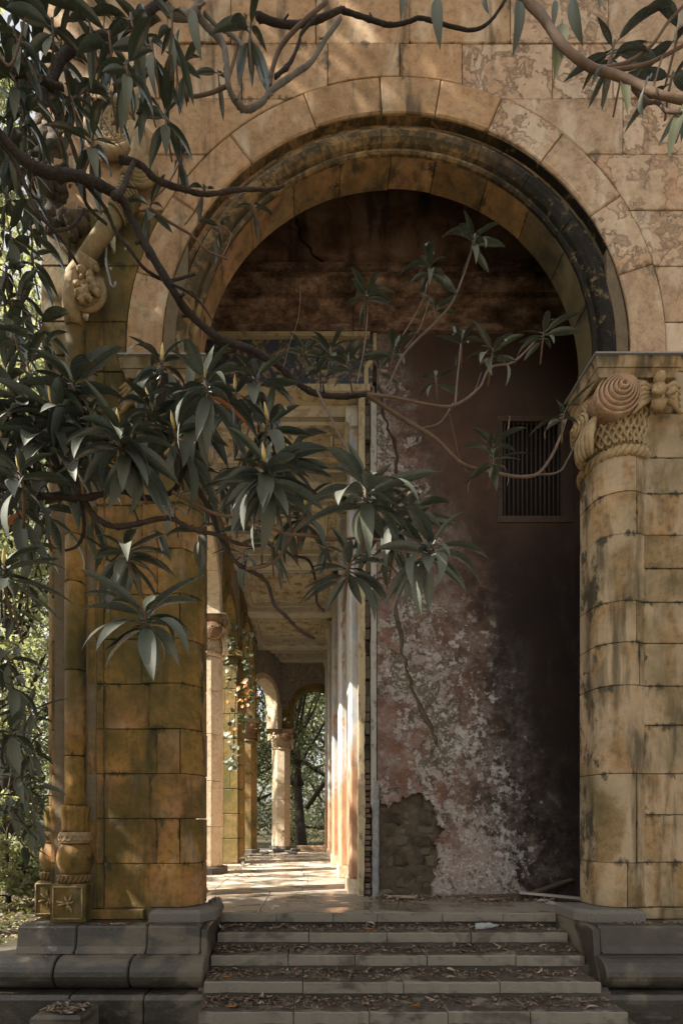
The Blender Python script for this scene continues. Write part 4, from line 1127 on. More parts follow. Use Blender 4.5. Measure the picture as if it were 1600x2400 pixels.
m = MB(); m.box(-2.3, -1.76, 16.12, 16.7, 4.46, 5.6); m.build('impost_block', M['mossy'], aw)

# diagonal end arch and far end arch
dw = thing('diagonal_arch', (-1.5, 17.4, 4.45), 'narrow arch with lit yellow reveal across the corner at the far gallery end', 'arch')
A, B = Vector((-2.05, 16.55, 0)), Vector((-1.0, 18.35, 0)); dv = (B-A); LD = dv.length; dv.normalize(); nv = Vector((-dv.y, dv.x, 0))
DM = lambda a, b, h: tuple(A + dv*a + nv*h + Vector((0, 0, b)))
c, r, zs = LD/2, LD/2 - .32, 5.45
for k in range(7):
    a0, a1 = math.pi - math.pi*k/7, math.pi - math.pi*(k+1)/7
    pl = [(c + r*math.cos(a0 + (a1-a0)*q/3), zs + r*math.sin(a0 + (a1-a0)*q/3)) for q in range(4)] + [(c + (r+.2)*math.cos(a1 + (a0-a1)*q/3), zs + (r+.2)*math.sin(a1 + (a0-a1)*q/3)) for q in range(4)]
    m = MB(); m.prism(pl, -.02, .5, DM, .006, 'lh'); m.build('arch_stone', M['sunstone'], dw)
for (a, b) in ((0.0, .32), (LD-.32, LD)):
    m = MB(); m.prism([(a, 4.46), (b, 4.46), (b, zs), (a, zs)], -.015, .49, DM, .006, 'lh'); m.build('stilt_block', M['sunstone'], dw)
arc = [(c + (r+.2)*math.cos(math.pi - math.pi*q/16), zs + (r+.2)*math.sin(math.pi - math.pi*q/16)) for q in range(17)]
m = MB(); m.prism([(0, zs)] + arc + [(LD, zs), (LD, 7.33), (0, 7.33)], .0, .45, DM); m.build('spandrel', M['blue_dark'], dw)
ew = thing('end_arch', (.2, 18.6, 4.45), 'round arch at the far end of the gallery opening onto bright trees', 'arch')
c, r, zs = .25, .80, 5.30
for k in range(7):
    a0, a1 = math.pi - math.pi*k/7, math.pi - math.pi*(k+1)/7
    pl = [(c + r*math.cos(a0 + (a1-a0)*q/3), zs + r*math.sin(a0 + (a1-a0)*q/3)) for q in range(4)] + [(c + (r+.2)*math.cos(a1 + (a0-a1)*q/3), zs + (r+.2)*math.sin(a1 + (a0-a1)*q/3)) for q in range(4)]
    m = MB(); m.prism(pl, 18.42, 18.95, XZ, .006, 'l'); m.build('arch_stone', M['mossy'], ew)
for (a, b) in ((-1.0, -.55), (1.05, 1.3)):
    m = MB(); m.prism([(a, 4.46), (b, 4.46), (b, zs), (a, zs)], 18.42, 18.95, XZ, .006, 'l'); m.build('stilt_block', M['mossy'], ew)
m = MB(); m.box(1.05, 1.3, 18.42, 18.95, 0, 4.455); m.build('jamb_stone', M['mossy'], ew)
arc = [(c + (r+.2)*math.cos(math.pi - math.pi*q/16), zs + (r+.2)*math.sin(math.pi - math.pi*q/16)) for q in range(17)]
m = MB(); m.prism([(-1.3, zs)] + arc + [(1.3, zs), (1.3, 7.33), (-1.3, 7.33)], 18.44, 18.9, XZ); m.build('spandrel', M['blue_dark'], ew)

# ------------------------------------------------------------------ garden trees
rt = np.random.default_rng(4)
def leaf_cloud(centers, radii, n, size, squash=1.0, fill=1.0):
    """leaf-sized folded quads scattered in clumps: returns verts, quads"""
    centers = np.asarray(centers, float); radii = np.asarray(radii, float)
    wgt = radii**2; idx = rt.choice(len(centers), n, p=wgt/wgt.sum())
    d = rt.normal(size=(n, 3)); d /= np.linalg.norm(d, axis=1, keepdims=True)
    rad = radii[idx] * rt.random(n)**.42
    p = centers[idx] + d*rad[:, None]*np.array([1, 1, squash])
    ax = rt.normal(size=(n, 3)) + np.array([0, 0, -.4]); ax /= np.linalg.norm(ax, axis=1, keepdims=True)
    up = d*.8 + rt.normal(size=(n, 3))*.7 + np.array([0, 0, .5]); sd = np.cross(ax, up); sd /= np.linalg.norm(sd, axis=1, keepdims=True) + 1e-9
    L = size*(.7 + .6*rt.random(n)); W = L*.27
    nn = np.cross(ax, sd)
    v = np.empty((n, 4, 3)); v[:, 0] = p - ax*L[:, None]*.5; v[:, 2] = p + ax*L[:, None]*.5 - nn*L[:, None]*.12
    v[:, 1] = p + sd*W[:, None]; v[:, 3] = p - sd*W[:, None]
    return v.reshape(-1, 3), np.arange(n*4).reshape(n, 4)

def tree(name, base, height, trunk_r, spread, n, size, mat, label, group=None, clumps=34, low=.35, lean=(0, 0), fork=None, sq=1.0, shape=None):
    t = thing(name, base, label, 'tree', group)
    b = Vector(base); m = MB(); rl = random.Random(int(base[0]*31 + base[1]*17))
    top = b + Vector((lean[0], lean[1], height*.78))
    pts = [b + (top-b)*q + Vector((rl.uniform(-.1, .1), rl.uniform(-.1, .1), 0))*height*.10*q for q in [i/7 for i in range(8)]]
    m.tube(pts, [trunk_r*(1.25 if i == 0 else 1 - .8*i/7) for i in range(8)], 9, True, .06)
    cents = []; rads = []
    for k in range(clumps):
        q = low + (1-low)*rl.random()
        wdt = spread*math.sin(math.pi*min(1, max(.12, (q-low)/(1.0001-low)*.82 + .14)))**.7
        a = rl.uniform(0, 2*math.pi); rr_ = wdt*math.sqrt(rl.random())*.95
        c_ = Vector((b.x + lean[0]*q + rr_*math.cos(a), b.y + lean[1]*q + rr_*math.sin(a)*sq, b.z + height*q))
        cents.append(c_); rads.append(spread*rl.uniform(.20, .42))
        if k % 2 == 0:
            s_ = pts[min(6, max(1, int(q*6.5)))]; mid = s_.lerp(c_, .5) + Vector((0, 0, -.04*height*rl.random()))
            m.tube([s_, mid, c_], [trunk_r*.34, trunk_r*.2, trunk_r*.06], 5, False, .05)
    for f in (fork or []): m.tube(f[0], f[1], 7, True, .05)
    m.build('trunk', M['bark'], t, origin=base)
    V, F = leaf_cloud(cents, rads, n, size, .8)
    raw_mesh('crown', V, F, mat, t, origin=base)
    return t

# behind the far end of the gallery
tree('garden_tree', (-.30, 20.9, -.5), 9, .26, 3.6, 6500, .17, M['tree_leaf'], 'dark forked tree trunk just outside the far end arch', None, 30, .5, (-.3, .5),
     [([Vector((-.1, 20.9, 1.6)), Vector((.9, 20.9, 3.0)), Vector((1.8, 21.2, 5.2))], [.10, .085, .05]), ([Vector((-.25, 20.9, 2.6)), Vector((-.8, 21, 4.2)), Vector((-1.7, 21.3, 5.4))], [.09, .07, .04])])
tree('garden_tree', (1.35, 25.5, -.5), 11, .38, 4.0, 9000, .19, M['tree_leaf_pale'], 'ivy clad trunk further back, framed in the middle of the end arch', None, 40, .12)
tree('garden_tree', (-3.2, 24.5, -.4), 10, .30, 3.8, 9000, .18, M['tree_leaf'], 'leafy tree seen through the narrow diagonal arch', None, 40, .08)
tree('garden_tree', (3.6, 30.5, -.4), 14, .40, 5.2, 9000, .22, M['tree_leaf_pale'], 'tall pale leaved tree far behind the end arch on its right', None, 44, .06)
tree('garden_tree', (-1.0, 33.0, -.4), 13, .38, 5.0, 9000, .22, M['tree_leaf_pale'], 'sunny pale tree furthest away behind the end arch', None, 44, .05)
# garden on the left
tree('garden_tree', (-8.0, 12.9, -.6), 17, .26, 2.3, 9500, .17, M['tree_leaf_pale'], 'slender sunny tree nearest the left edge of the photo, behind the magnolia leaves', None, 60, .22)
tree('garden_tree', (-11.4, 18.5, -.5), 21, .40, 4.0, 11000, .20, M['tree_leaf'], 'tall darker green tree further back at the left edge, beyond the slender one', None, 60, .14)
tree('garden_tree', (-16.5, 26.5, -.4), 26, .48, 6.0, 16000, .26, M['tree_leaf_pale'], 'largest pale tree, in the background at the far left', None, 64, .08)
tree('garden_bush', (-6.3, 10.2, -.75), 2.3, .07, 1.0, 4500, .13, M['tree_leaf_pale'], 'low sunlit bush on the slope left of the pier base', None, 24, .1)
tree('garden_bush', (-8.2, 14.0, -.7), 3.6, .09, 1.6, 5500, .15, M['tree_leaf'], 'taller green bush behind the low sunlit one, left of the pier', None, 26, .08)
tree('garden_tree', (-10.4, 15.6, -.5), 27, .36, 3.0, 11000, .20, M['tree_leaf_pale'], 'tallest sunny tree at the upper left edge, above the slender one', None, 70, .30)
# trees standing out of the picture on the left, whose crowns shade the front of the arch
tree('garden_tree', (-6.4, 2.5, -.9), 14.5, .32, 2.7, 17000, .24, M['tree_leaf'], 'tall leafy tree beside the stairs, outside the left of the picture', None, 90, .20, sq=.62)
tree('garden_tree', (-8.2, 1.0, -.9), 26, .40, 3.9, 26000, .28, M['tree_leaf'], 'taller leafy tree beside the stairs, further outside the picture', None, 110, .30, sq=.55)
tree('garden_tree', (-8.4, 7.0, -.8), 9.5, .2, 1.7, 420, .20, M['tree_leaf'], 'thin tree beside the gallery, hidden left of the pier', None, 22, .45)
# far wood
cs = []; rs = []
for k in range(110):
    a = -1.25 + 2.1*k/110 + rw.uniform(-.02, .02); d = rw.uniform(42, 60); h = rw.uniform(2, 15)
    cs.append((d*math.sin(a), d*math.cos(a), h)); rs.append(rw.uniform(2.2, 4.2))
V, F = leaf_cloud(cs, rs, 42000, .42)
o = raw_mesh('far_wood', V, F, M['tree_leaf_pale']); tag(o, 'hazy sunlit wood in the distance behind the garden trees', 'wood', None, 'stuff')
# low ground cover
n = 16000
gx = rt.uniform(-15, -3.6, n); gy = rt.uniform(5.2, 20, n); keep = gx < -3.3
gz = np.array([gh(a, b) for a, b in zip(gx, gy)])
cen = np.stack([gx, gy, gz + rt.random(n)*.12], 1)
ax = rt.normal(size=(n, 3))*np.array([1, 1, .6]) + np.array([0, 0, .3]); ax /= np.linalg.norm(ax, axis=1, keepdims=True)
sd = np.cross(ax, rt.normal(size=(n, 3))); sd /= np.linalg.norm(sd, axis=1, keepdims=True)
L = rt.uniform(.05, .12, n)[:, None]; V = np.empty((n, 4, 3)); V[:, 0] = cen - ax*L*.5; V[:, 2] = cen + ax*L*.5; V[:, 1] = cen + sd*L*.3; V[:, 3] = cen - sd*L*.3
o = raw_mesh('ground_cover', V.reshape(-1, 3), np.arange(n*4).reshape(n, 4), M['grass']); tag(o, 'sunlit low leafy ground cover on the garden slope at left', 'ground cover', None, 'stuff')
n = 9000
gx = rt.uniform(-14, -3.5, n); gy = rt.uniform(5.0, 15, n); gz = np.array([gh(a, b) for a, b in zip(gx, gy)])
cen = np.stack([gx, gy, gz + .015 + rt.random(n)*.02], 1); ax = rt.normal(size=(n, 3))*np.array([1, 1, .2]); ax /= np.linalg.norm(ax, axis=1, keepdims=True)
sd = np.cross(ax, rt.normal(size=(n, 3))*.3 + np.array([0, 0, 1])); sd /= np.linalg.norm(sd, axis=1, keepdims=True); L = rt.uniform(.05, .11, n)[:, None]
V = np.empty((n, 4, 3)); V[:, 0] = cen - ax*L*.5; V[:, 2] = cen + ax*L*.5; V[:, 1] = cen + sd*L*.22; V[:, 3] = cen - sd*L*.22
o = raw_mesh('garden_leaf_litter', V.reshape(-1, 3), np.arange(n*4).reshape(n, 4), M['litter']); tag(o, 'dry leaf litter covering the garden ground at left', 'leaf litter', None, 'stuff')
# ------------------------------------------------------------------ magnolia
rm = random.Random(77)
def leaf_mesh(name, wid, droop, fold, twist):
    NS, NA = 8, 4; vs = []
    for i in range(NS+1):
        t = i/NS
        wv = wid*(math.sin(math.pi*min(1, t**.82*.985 + .012)))**.78*.5*(1 - .10*t)
        ang = -droop*t**1.4; x = t*math.cos(ang*.55); z = t*math.sin(ang*.55)
        for j in range(NA+1):
            s_ = (j - NA/2)/(NA/2)
            y = wv*s_; zz = z + fold*abs(s_)**1.3*wv - .02*math.sin(t*9 + s_*2)*abs(s_)*wid
            y2 = y*math.cos(twist*t) - 0*zz
            vs.append((x, y2, zz + y*math.sin(twist*t)))
    fs = [(i*(NA+1)+j, i*(NA+1)+j+1, (i+1)*(NA+1)+j+1, (i+1)*(NA+1)+j) for i in range(NS) for j in range(NA)]
    b = len(vs); p = .022                                       # petiole
    vs += [(-.12, -p*.6, .01), (-.12, p*.6, .01), (.03, p, .004), (.03, -p, .004), (-.12, 0, -.022), (.03, 0, -.022)]
    fs = [f[::-1] for f in fs] if False else fs
    fs += [(b, b+3, b+2, b+1), (b, b+4, b+5, b+3), (b+4, b+1, b+2, b+5)]
    return vs, fs
LM = [leaf_mesh('leaf', *a) for a in ((.25, .45, .34, .1), (.265, .9, .26, -.25), (.225, .25, .42, .25), (.29, .65, .30, -.1), (.255, 1.15, .34, .3), (.235, .15, .26, -.3), (.30, .5, .38, .2))]
_lc = {}
def leaf_data(k, matk):
    if (k, matk) not in _lc:
        vs, fs = LM[k]; me = bpy.data.meshes.new('leaf'); me.from_pydata(vs, [], fs)
        me.polygons.foreach_set('use_smooth', [True]*len(fs)); me.update(); me.materials.append(M[matk]); _lc[(k, matk)] = me
    return _lc[(k, matk)]

MAG = {'left': [], 'right': []}
def put_leaf(owner, base, direction, L, k=None, matk='leaf', roll=0.0):
    d = direction.normalized(); up = Vector((0, 0, 1))
    if abs(d.z) > .93: up = Vector((rm.uniform(-.4, .4), -1, .2))
    side = up.cross(d).normalized(); nor = d.cross(side).normalized()
    M3 = Matrix((d, side, nor)).transposed() @ Matrix.Rotation(roll, 3, 'X')
    M4 = Matrix.Translation(base + d*L*.10) @ (M3.to_4x4() @ Matrix.Scale(L, 4))
    MAG[owner].append((M4, L, rm.randrange(len(LM)) if k is None else k, matk))

def cluster(owner, dx, dy, ln, n=11, L=.205, droop=.5, tilt=(0, -.25), bud=True, Y=None, spread=1.0, mat='leaf', stem=None):
    Y = Y or L*FPX/(ln/.98)
    c = P(dx, dy, Y); ax = Vector((tilt[0], tilt[1], 1)).normalized(); u = ax.orthogonal().normalized(); w_ = ax.cross(u)
    for i in range(n):
        q = (i + .5)/n; a = i*2.39996 + rm.uniform(-.5, .5)
        if rm.random() < .12: continue
        el = math.radians(55 - (50 + 80*droop)*q**.8 + rm.uniform(-14, 14))
        d = (u*math.cos(a) + w_*math.sin(a))*math.cos(el)*spread + ax*math.sin(el)
        if el < 0: d.z -= .12
        l = L*rm.choice([rm.uniform(.55, .85), rm.uniform(.85, 1.15), rm.uniform(.9, 1.15)])*(.62 if q < .16 else 1)
        mt = mat
        if mat == 'leaf' and rm.random() < .012 and q > .6: mt = 'leaf_brown'
        put_leaf(owner, c - ax*L*.28*q, d, l, matk=mt, roll=rm.uniform(-.35, .35))
    tw = MB(); e = stem or (c - ax*L*.9 + Vector((rm.uniform(-.02, .02), rm.uniform(-.01, .03), 0)))
    tw.tube([e, c - ax*L*.4, c], [.0055*L/.2, .006*L/.2, .007*L/.2], 6)
    TW[owner].append((tw, M['twig']))
    if bud and rm.random() < .6:
        b = MB(); b.tube([c - ax*.002, c + ax*L*.10, c + ax*L*.20, c + ax*L*.27], [.005*L/.2, .0075*L/.2, .005*L/.2, .001], 7); TW[owner].append((b, M['bud']))
    return c
TW = {'left': [], 'right': []}
BR = {'left': [], 'right': []}
def limb(owner, pts, Y0_, Y1_, t0, t1, mat='branch', curve=True):
    """pts in photo pixels; thickness t0..t1 in photo pixels; depth runs from Y0_ to Y1_"""
    q = [Vector((a, b)) for a, b in pts]; out = []
    n = len(q)
    for i in range(n-1):
        p0, p1, p2, p3 = q[max(0, i-1)], q[i], q[i+1], q[min(n-1, i+2)]
        for k in range(8):
            t = k/8; out.append(.5*((2*p1) + (p2-p0)*t + (2*p0-5*p1+4*p2-p3)*t*t + (3*p1-p0-3*p2+p3)*t*t*t))
    out.append(q[-1]); N = len(out)
    W = []; rad = []
    for i, p in enumerate(out):
        s_ = i/(N-1); Y = Y0_ + (Y1_-Y0_)*s_; Y += .02*math.sin(i*.16)
        W.append(P(p.x + rm.uniform(-.3, .3), p.y + rm.uniform(-.3, .3), Y))
        th = (t0 + (t1-t0)*s_)*(1 + .10*mnoise.noise((i*.17, n, t0))) * (1.3 if rm.random() < .05 and t0 > 6 and mat != 'twig' else 1); rad.append(max(.0018, th*.5/.98*Y/FPX))
    rad = [r_ * (1 + (rm.uniform(-.07, .07) if mat != 'twig' else rm.uniform(-.025, .025))) for r_ in rad]
    m = MB(); m.tube(W, rad, 8, True, .10 if mat != 'twig' else .03)
    if t0 > 8 and mat != 'twig':                                          # broken stubs and leaf scars
        for i in range(4, N-3, 7):
            if rm.random() < .45:
                d_ = Vector((rm.uniform(-1, 1), rm.uniform(-.6, .2), rm.uniform(-.6, 1))).normalized(); r_ = rad[i]
                m.tube([W[i], W[i] + d_*r_*1.6, W[i] + d_*r_*rm.uniform(2.2, 5)], [r_*.62, r_*.42, r_*.30], 6, True, .12)
    BR[owner].append((m, M[mat]))
c1 = lambda L_: [(x/2, y/2) for x, y in L_]
c2 = lambda L_: [(784 + x/2, y/2) for x, y in L_]
c3 = lambda L_: [(x/2, 784 + y/2) for x, y in L_]
c4 = lambda L_: [(784 + x/2, 784 + y/2) for x, y in L_]
# main limbs, left tree
limb('left', [(-60, 235), (0, 310), (60, 370), (110, 395), (180, 405), (230, 425), (280, 458), (305, 510), (350, 590), (400, 670), (430, 715), (500, 775), (570, 800), (610, 822), (640, 840), (690, 885), (730, 905), (790, 910), (840, 905)], 2.0, 3.0, 24, 11)
limb('left', [(840, 905), (870, 925), (930, 965), (1000, 1008), (1060, 1065), (1130, 1085), (1200, 1095), (1240, 1083), (1275, 1030), (1298, 965)], 3.0, 3.75, 10, 6, 'twig')
limb('left', c1([(-60,250), (0,285), (140,340), (250,510), (330,660), (380,840), (400,940), (490,1030)]), 2.3, 2.6, 14, 7, 'branch')
limb('left', c1([(230,390), (260,300), (310,240), (420,175), (540,150), (650,70), (720,20), (760,-30)]), 2.4, 2.6, 22, 14)
limb('left', c1([(60,330), (150,350), (235,385), (290,400)]), 2.3, 2.4, 16, 12)
limb('left', c1([(720,-10), (780,55), (850,72), (900,40), (925,-20)]), 2.6, 2.7, 18, 14, 'grey_branch')
limb('left', c1([(895,50), (950,120), (1020,190), (1040,290), (1050,390), (1080,460), (1130,500), (1200,470), (1250,410), (1350,340), (1430,280), (1500,170), (1565,80)]), 2.7, 2.9, 15, 9, 'grey_branch')
limb('left', c1([(940,60), (1000,120), (1080,170), (1150,260), (1240,350)]), 2.72, 2.8, 9, 7, 'grey_branch')
limb('left', c1([(1240,400), (1245,340), (1280,230), (1330,160), (1400,90), (1500,5)]), 2.85, 2.85, 11, 8, 'twig')
limb('left', c1([(1265,350), (1330,290), (1370,200), (1385,150), (1440,90)]), 2.8, 2.85, 9, 6)
limb('left', c1([(1180,70), (1260,100), (1350,112), (1450,90), (1568,40)]), 2.9, 3.0, 14, 10)
limb('left', [(784, 22), (840, 40), (895, 56), (940, 48), (965, 40), (1010, 52), (1080, 68), (1125, 48), (1165, -10)], 3.0, 3.0, 9, 6)
limb('left', c1([(1130,60), (1100,180), (1070,290), (1050,360)]), 2.75, 2.8, 9, 6, 'twig')
limb('left', c1([(850,360), (870,435), (950,430), (1050,390)]), 2.8, 2.8, 5, 8, 'twig')
limb('left', c1([(-20,620), (60,730), (120,860), (170,970), (240,1050), (300,1120), (355,1212)]), 2.2, 2.5, 12, 6)
limb('left', c1([(240,1060), (330,1040), (390,960)]), 2.4, 2.5, 8, 6)
limb('left', c1([(555,735), (640,752), (720,825), (850,870), (950,890), (1100,870), (1250,868), (1305,850)]), 2.7, 2.9, 14, 6, 'branch')
limb('left', c1([(520,900), (560,875), (590,800), (612,750)]), 2.25, 2.6, 13, 10)
limb('left', c1([(390,840), (480,950), (530,1060), (600,1150), (660,1230), (740,1280), (800,1285), (895,1258)]), 2.25, 2.6, 9, 6)
limb('left', c1([(690,955), (780,1020), (880,1080), (950,1150), (1045,1190)]), 2.7, 2.9, 6, 4, 'twig')
limb('left', c1([(790,1305), (860,1340), (930,1400), (985,1490)]), 2.45, 2.6, 6, 4)
limb('left', [(-20, 90), (20, 150), (45, 95), (60, 20)], 2.2, 2.2, 6, 4, 'twig')
limb('left', c1([(440,430), (480,560), (560,680), (580,720)]), 2.6, 2.6, 3, 2, 'twig')
limb('left', c1([(760,540), (830,700), (780,830), (720,900)]), 2.8, 2.8, 3, 2.5, 'twig')
limb('left', c1([(940,860), (900,960), (850,1030)]), 2.85, 2.8, 4, 3, 'twig')
limb('left', c1([(1010,1030), (1060,1080), (1020,1180)]), 2.85, 2.85, 3, 3, 'twig')
# lower limbs, left tree
limb('left', c3([(-60,650), (120,700), (270,715), (380,720), (480,700), (560,690), (680,720), (790,690), (830,620), (870,540), (930,450)]), 1.95, 2.05, 15, 9, 'branch')
limb('left', c3([(380,720), (440,810), (520,850), (620,840), (770,812), (880,860), (1000,890), (1100,930), (1205,940)]), 2.0, 2.0, 15, 7, 'branch')
limb('left', c3([(790,690), (880,740), (1000,795), (1150,820), (1300,880), (1400,890), (1568,905)]), 2.0, 2.0, 8, 6, 'twig')
limb('left', c3([(890,620), (920,700), (970,780), (1010,900), (1080,1010), (1130,1045), (1220,1100), (1260,1210), (1310,1260), (1380,1330), (1445,1365)]), 2.05, 2.1, 12, 7, 'branch')
limb('left', c3([(1130,1045), (1220,1030), (1290,980), (1350,870), (1430,790)]), 2.05, 2.0, 8, 6, 'twig')
limb('left', c3([(375,740), (385,870), (352,940), (298,962)]), 2.0, 2.05, 9, 5)
limb('left', c3([(400,900), (470,950), (505,1010), (560,960)]), 2.05, 2.1, 5, 3)
limb('left', c3([(1350,985), (1420,1010), (1450,1110), (1455,1200), (1490,1240)]), 2.1, 2.15, 6, 6)
limb('left', c3([(1225,380), (1215,560), (1300,700), (1340,880)]), 1.95, 2.0, 5, 5, 'twig')
limb('left', c3([(1000,680), (1060,620), (1100,560), (1160,330)]), 2.1, 2.05, 4, 4, 'twig')
limb('left', [(725, 890), (760, 960), (800, 1040), (845, 1100)], 2.6, 2.0, 6, 5, 'twig')
limb('left', [(690, 1225), (760, 1240), (830, 1235), (900, 1245), (985, 1250)], 2.0, 2.0, 7, 5, 'twig')
limb('left', [(700, 1350), (740, 1330), (780, 1330), (805, 1290)], 2.0, 2.0, 5, 4, 'twig')
# fine twigs reaching through the arch
limb('left', [(840, 905), (900, 912), (990, 930), (1045, 930), (1100, 890), (1125, 845), (1180, 830), (1235, 775)], 3.0, 3.7, 7, 4, 'twig')
limb('left', [(890, 890), (930, 810), (1000, 740), (1040, 690), (1068, 620), (1092, 545)], 3.1, 3.7, 6, 4, 'twig')
limb('left', [(925, 770), (970, 690), (985, 620)], 3.3, 3.6, 4, 3.5, 'twig')
limb('left', [(985, 690), (965, 750), (930, 800)], 3.6, 3.3, 3, 3, 'twig')
limb('left', [(1045, 930), (1050, 870), (1058, 790)], 3.4, 3.6, 5, 3.5, 'twig')
limb('left', [(960, 985), (1010, 970), (1040, 925)], 3.3, 3.4, 3, 3, 'twig')
limb('left', [(845, 690), (842, 740), (836, 800), (820, 880)], 3.5, 3.1, 3, 3, 'twig')
limb('left', [(1050, 930), (1085, 905), (1105, 855)], 3.45, 3.6, 3, 2, 'twig')
limb('left', [(1150, 1010), (1165, 990), (1170, 955)], 3.6, 3.6, 4, 3, 'twig')
limb('left', [(1225, 1090), (1280, 1085), (1303, 1055), (1320, 1020)], 3.7, 3.8, 5, 4, 'twig')
limb('left', [(690, 660), (685, 730), (665, 790), (650, 850)], 3.0, 2.9, 2, 2, 'twig')
limb('left', [(1032, 950), (1045, 1010), (1055, 1050), (1072, 1085)], 3.5, 3.6, 1.6, 1.4, 'twig')
# trunk, outside the left of the picture
tr = MB(); tr.tube([(-2.75, 1.7, GZ-.1), (-2.7, 1.75, .3), (-2.6, 1.85, 1.6), (-2.5, 1.95, 3.0), (-2.55, 2.1, 4.4), (-2.4, 2.2, 5.8), (-2.2, 2.3, 7.2)], [.24, .19, .17, .15, .12, .09, .05], 12, True, .06)
for e in (P(-60, 235, 2.0), P(-30, 250/2+0, 2.3), P(-30, 1109, 1.95), P(-10, 310, 2.2), P(-20, 90, 2.2), P(380, -15, 2.6), P(462, -10, 2.7)):
    s_ = Vector((-2.55, 2.0, max(1.2, min(6.8, e.z - .35)))); tr.tube([s_, s_.lerp(e, .5) + Vector((0, 0, .12)), e], [.06, .045, .025], 7, True, .08)

# foreground clusters
for a in ((165,868,118,12), (272,985,122,12), (285,1010,120,10), (470,868,125,13), (372,826,100,9), (587,862,105,9), (615,965,110,10), (608,1062,122,14), (610,1085,120,9),
          (842,1115,128,14), (994,1250,122,13), (804,1288,108,11), (940,1160,100,8), (332,1405,122,15), (285,1258,108,13), (8,1010,110,12), (10,1300,120,13), (45,1080,120,10),
          (430,905,110,9), (540,900,105,9), (700,1160,105,8), (895,1165,110,9), (600,1215,80,8), (120,930,115,10), (200,960,115,10), (345,930,110,9), (80,985,112,9), (400,985,112,9), (160,1040,110,9), (660,1040,105,9), (50,900,110,9), (905,1225,105,8), (90,1150,100,8)):
    cluster('left', a[0], a[1], a[2]*1.10, int(a[3]*1.9), L=.215, droop=rm.uniform(.35, .75), tilt=(rm.uniform(-.3, .3), rm.uniform(-1.1, -.35)))
# smaller back-lit clusters under the lower limbs
for a in ((400,1160,70,6), (210,1170,80,5), (355,1200,65,6), (455,1215,80,5), (480,1130,80,6), (625,1245,75,6), (560,1110,85,7), (660,1180,75,6), (745,1245,70,5), (505,1080,80,6), (560,1265,70,5), (860,1320,75,6), (950,1290,75,6), (640, 1290, 60, 4)):
    cluster('left', a[0], a[1], a[2], a[3], L=.16, droop=1.0, bud=False)
# clusters in the arch
for a in ((1090,543,66,10), (985,605,64,11), (842,668,62,10), (1250,758,64,8), (1132,800,72,11), (1060,778,52,7), (1295,945,64,7), (1135,1045,68,9), (1000,700,46,5), (905,800,62,8), (800,830,66,8), (760,800,62,8), (735,830,60,7), (700,800,54,6), (1000,865,50,4), (1130,1020,60,6), (870,840,50,5), (1225,1070,22,2)):
    cluster('left', a[0], a[1], a[2]*1.04, int(a[3]*1.5), L=.20, droop=rm.uniform(.1, .38), tilt=(rm.uniform(-.3, .3), rm.uniform(-.8, -.3)), bud=False, mat='leaf_lit')
# upper left clusters
for a in ((80,108,88,9), (290,140,95,10), (420,140,70,8), (165,222,85,9), (380,258,80,9), (214,318,88,10), (345,470,70,9), (410,345,58,6), (470,430,46,5), (575,55,90,7), (395,30,95,6), (580,465,45,4), (505,515,50,5),
          (250,70,95,7), (330,180,85,6), (120,40,95,8), (30,60,95,9), (30,170,92,9), (200,20,95,7), (300,30,95,5), (150,130,85,7), (60,250,90,8), (20,330,90,8), (255,210,80,6), (500,160,55,4), (345,95,85,6)):
    cluster('left', a[0], a[1], a[2], a[3], L=.19, droop=rm.uniform(.6, 1.0), tilt=(rm.uniform(-.3, .3), rm.uniform(-.7, .0)), bud=rm.random() < .3, mat=rm.choice(['leaf', 'leaf_backlit', 'leaf_backlit']))
for a in ((60,40,64,8), (140,90,62,8), (230,120,60,8), (330,60,62,7), (100,180,64,9), (200,190,60,8), (50,230,62,9), (130,300,60,8), (20,280,64,9), (260,40,60,8), (400,110,58,7), (20,380,62,9), (60,340,60,8), (300,160,56,7), (10,120,66,9), (80,470,60,8)):
    cluster('left', a[0], a[1], a[2], int(a[3]*1.2), L=.19, droop=rm.uniform(.3, .8), tilt=(rm.uniform(-.3, .3), rm.uniform(-.9, .0)), bud=False, mat=rm.choice(['leaf', 'leaf_backlit', 'leaf_backlit']))
# left margin, top to bottom
for a in ((15,440,85,9), (70,420,80,8), (20,520,85,8), (70,510,75,7), (15,610,85,8), (75,585,75,7), (50,660,80,9), (10,700,85,9), (90,735,80,9), (30,760,90,9), (60,830,100,10), (15,870,105,10), (100,800,90,8), (20,940,110,10),
          (30,1150,110,9), (80,1040,105,8), (70,1240,80,9), (30,1390,95,7), (65,1330,70,6), (45,1600,62,9), (20,1590,70,8), (60,1680,64,10), (20,1680,70,8), (60,1830,60,9), (15,1830,66,8), (30,1750,64,9), (75,1760,58,7), (40, 1480, 60, 6), (85,1890,55,5)):
    cluster('left', a[0], a[1], a[2], a[3], L=.19, droop=rm.uniform(.5, .95), tilt=(rm.uniform(-.3, .3), rm.uniform(-.8, -.1)), bud=rm.random() < .25, mat=rm.choice(['leaf', 'leaf', 'leaf_backlit']))
for pts in ([(-20, 1640), (30, 1610), (60, 1600)], [(-20, 1720), (40, 1720), (62, 1690)], [(-20, 1860), (30, 1860), (62, 1840)], [(30, 1860), (60, 1900), (85, 1930)], [(-20, 800), (40, 790), (90, 760)], [(60, 1080), (65, 1200), (60, 1300)]):
    limb('left', pts, 3.0, 3.2, 5, 3, 'branch')

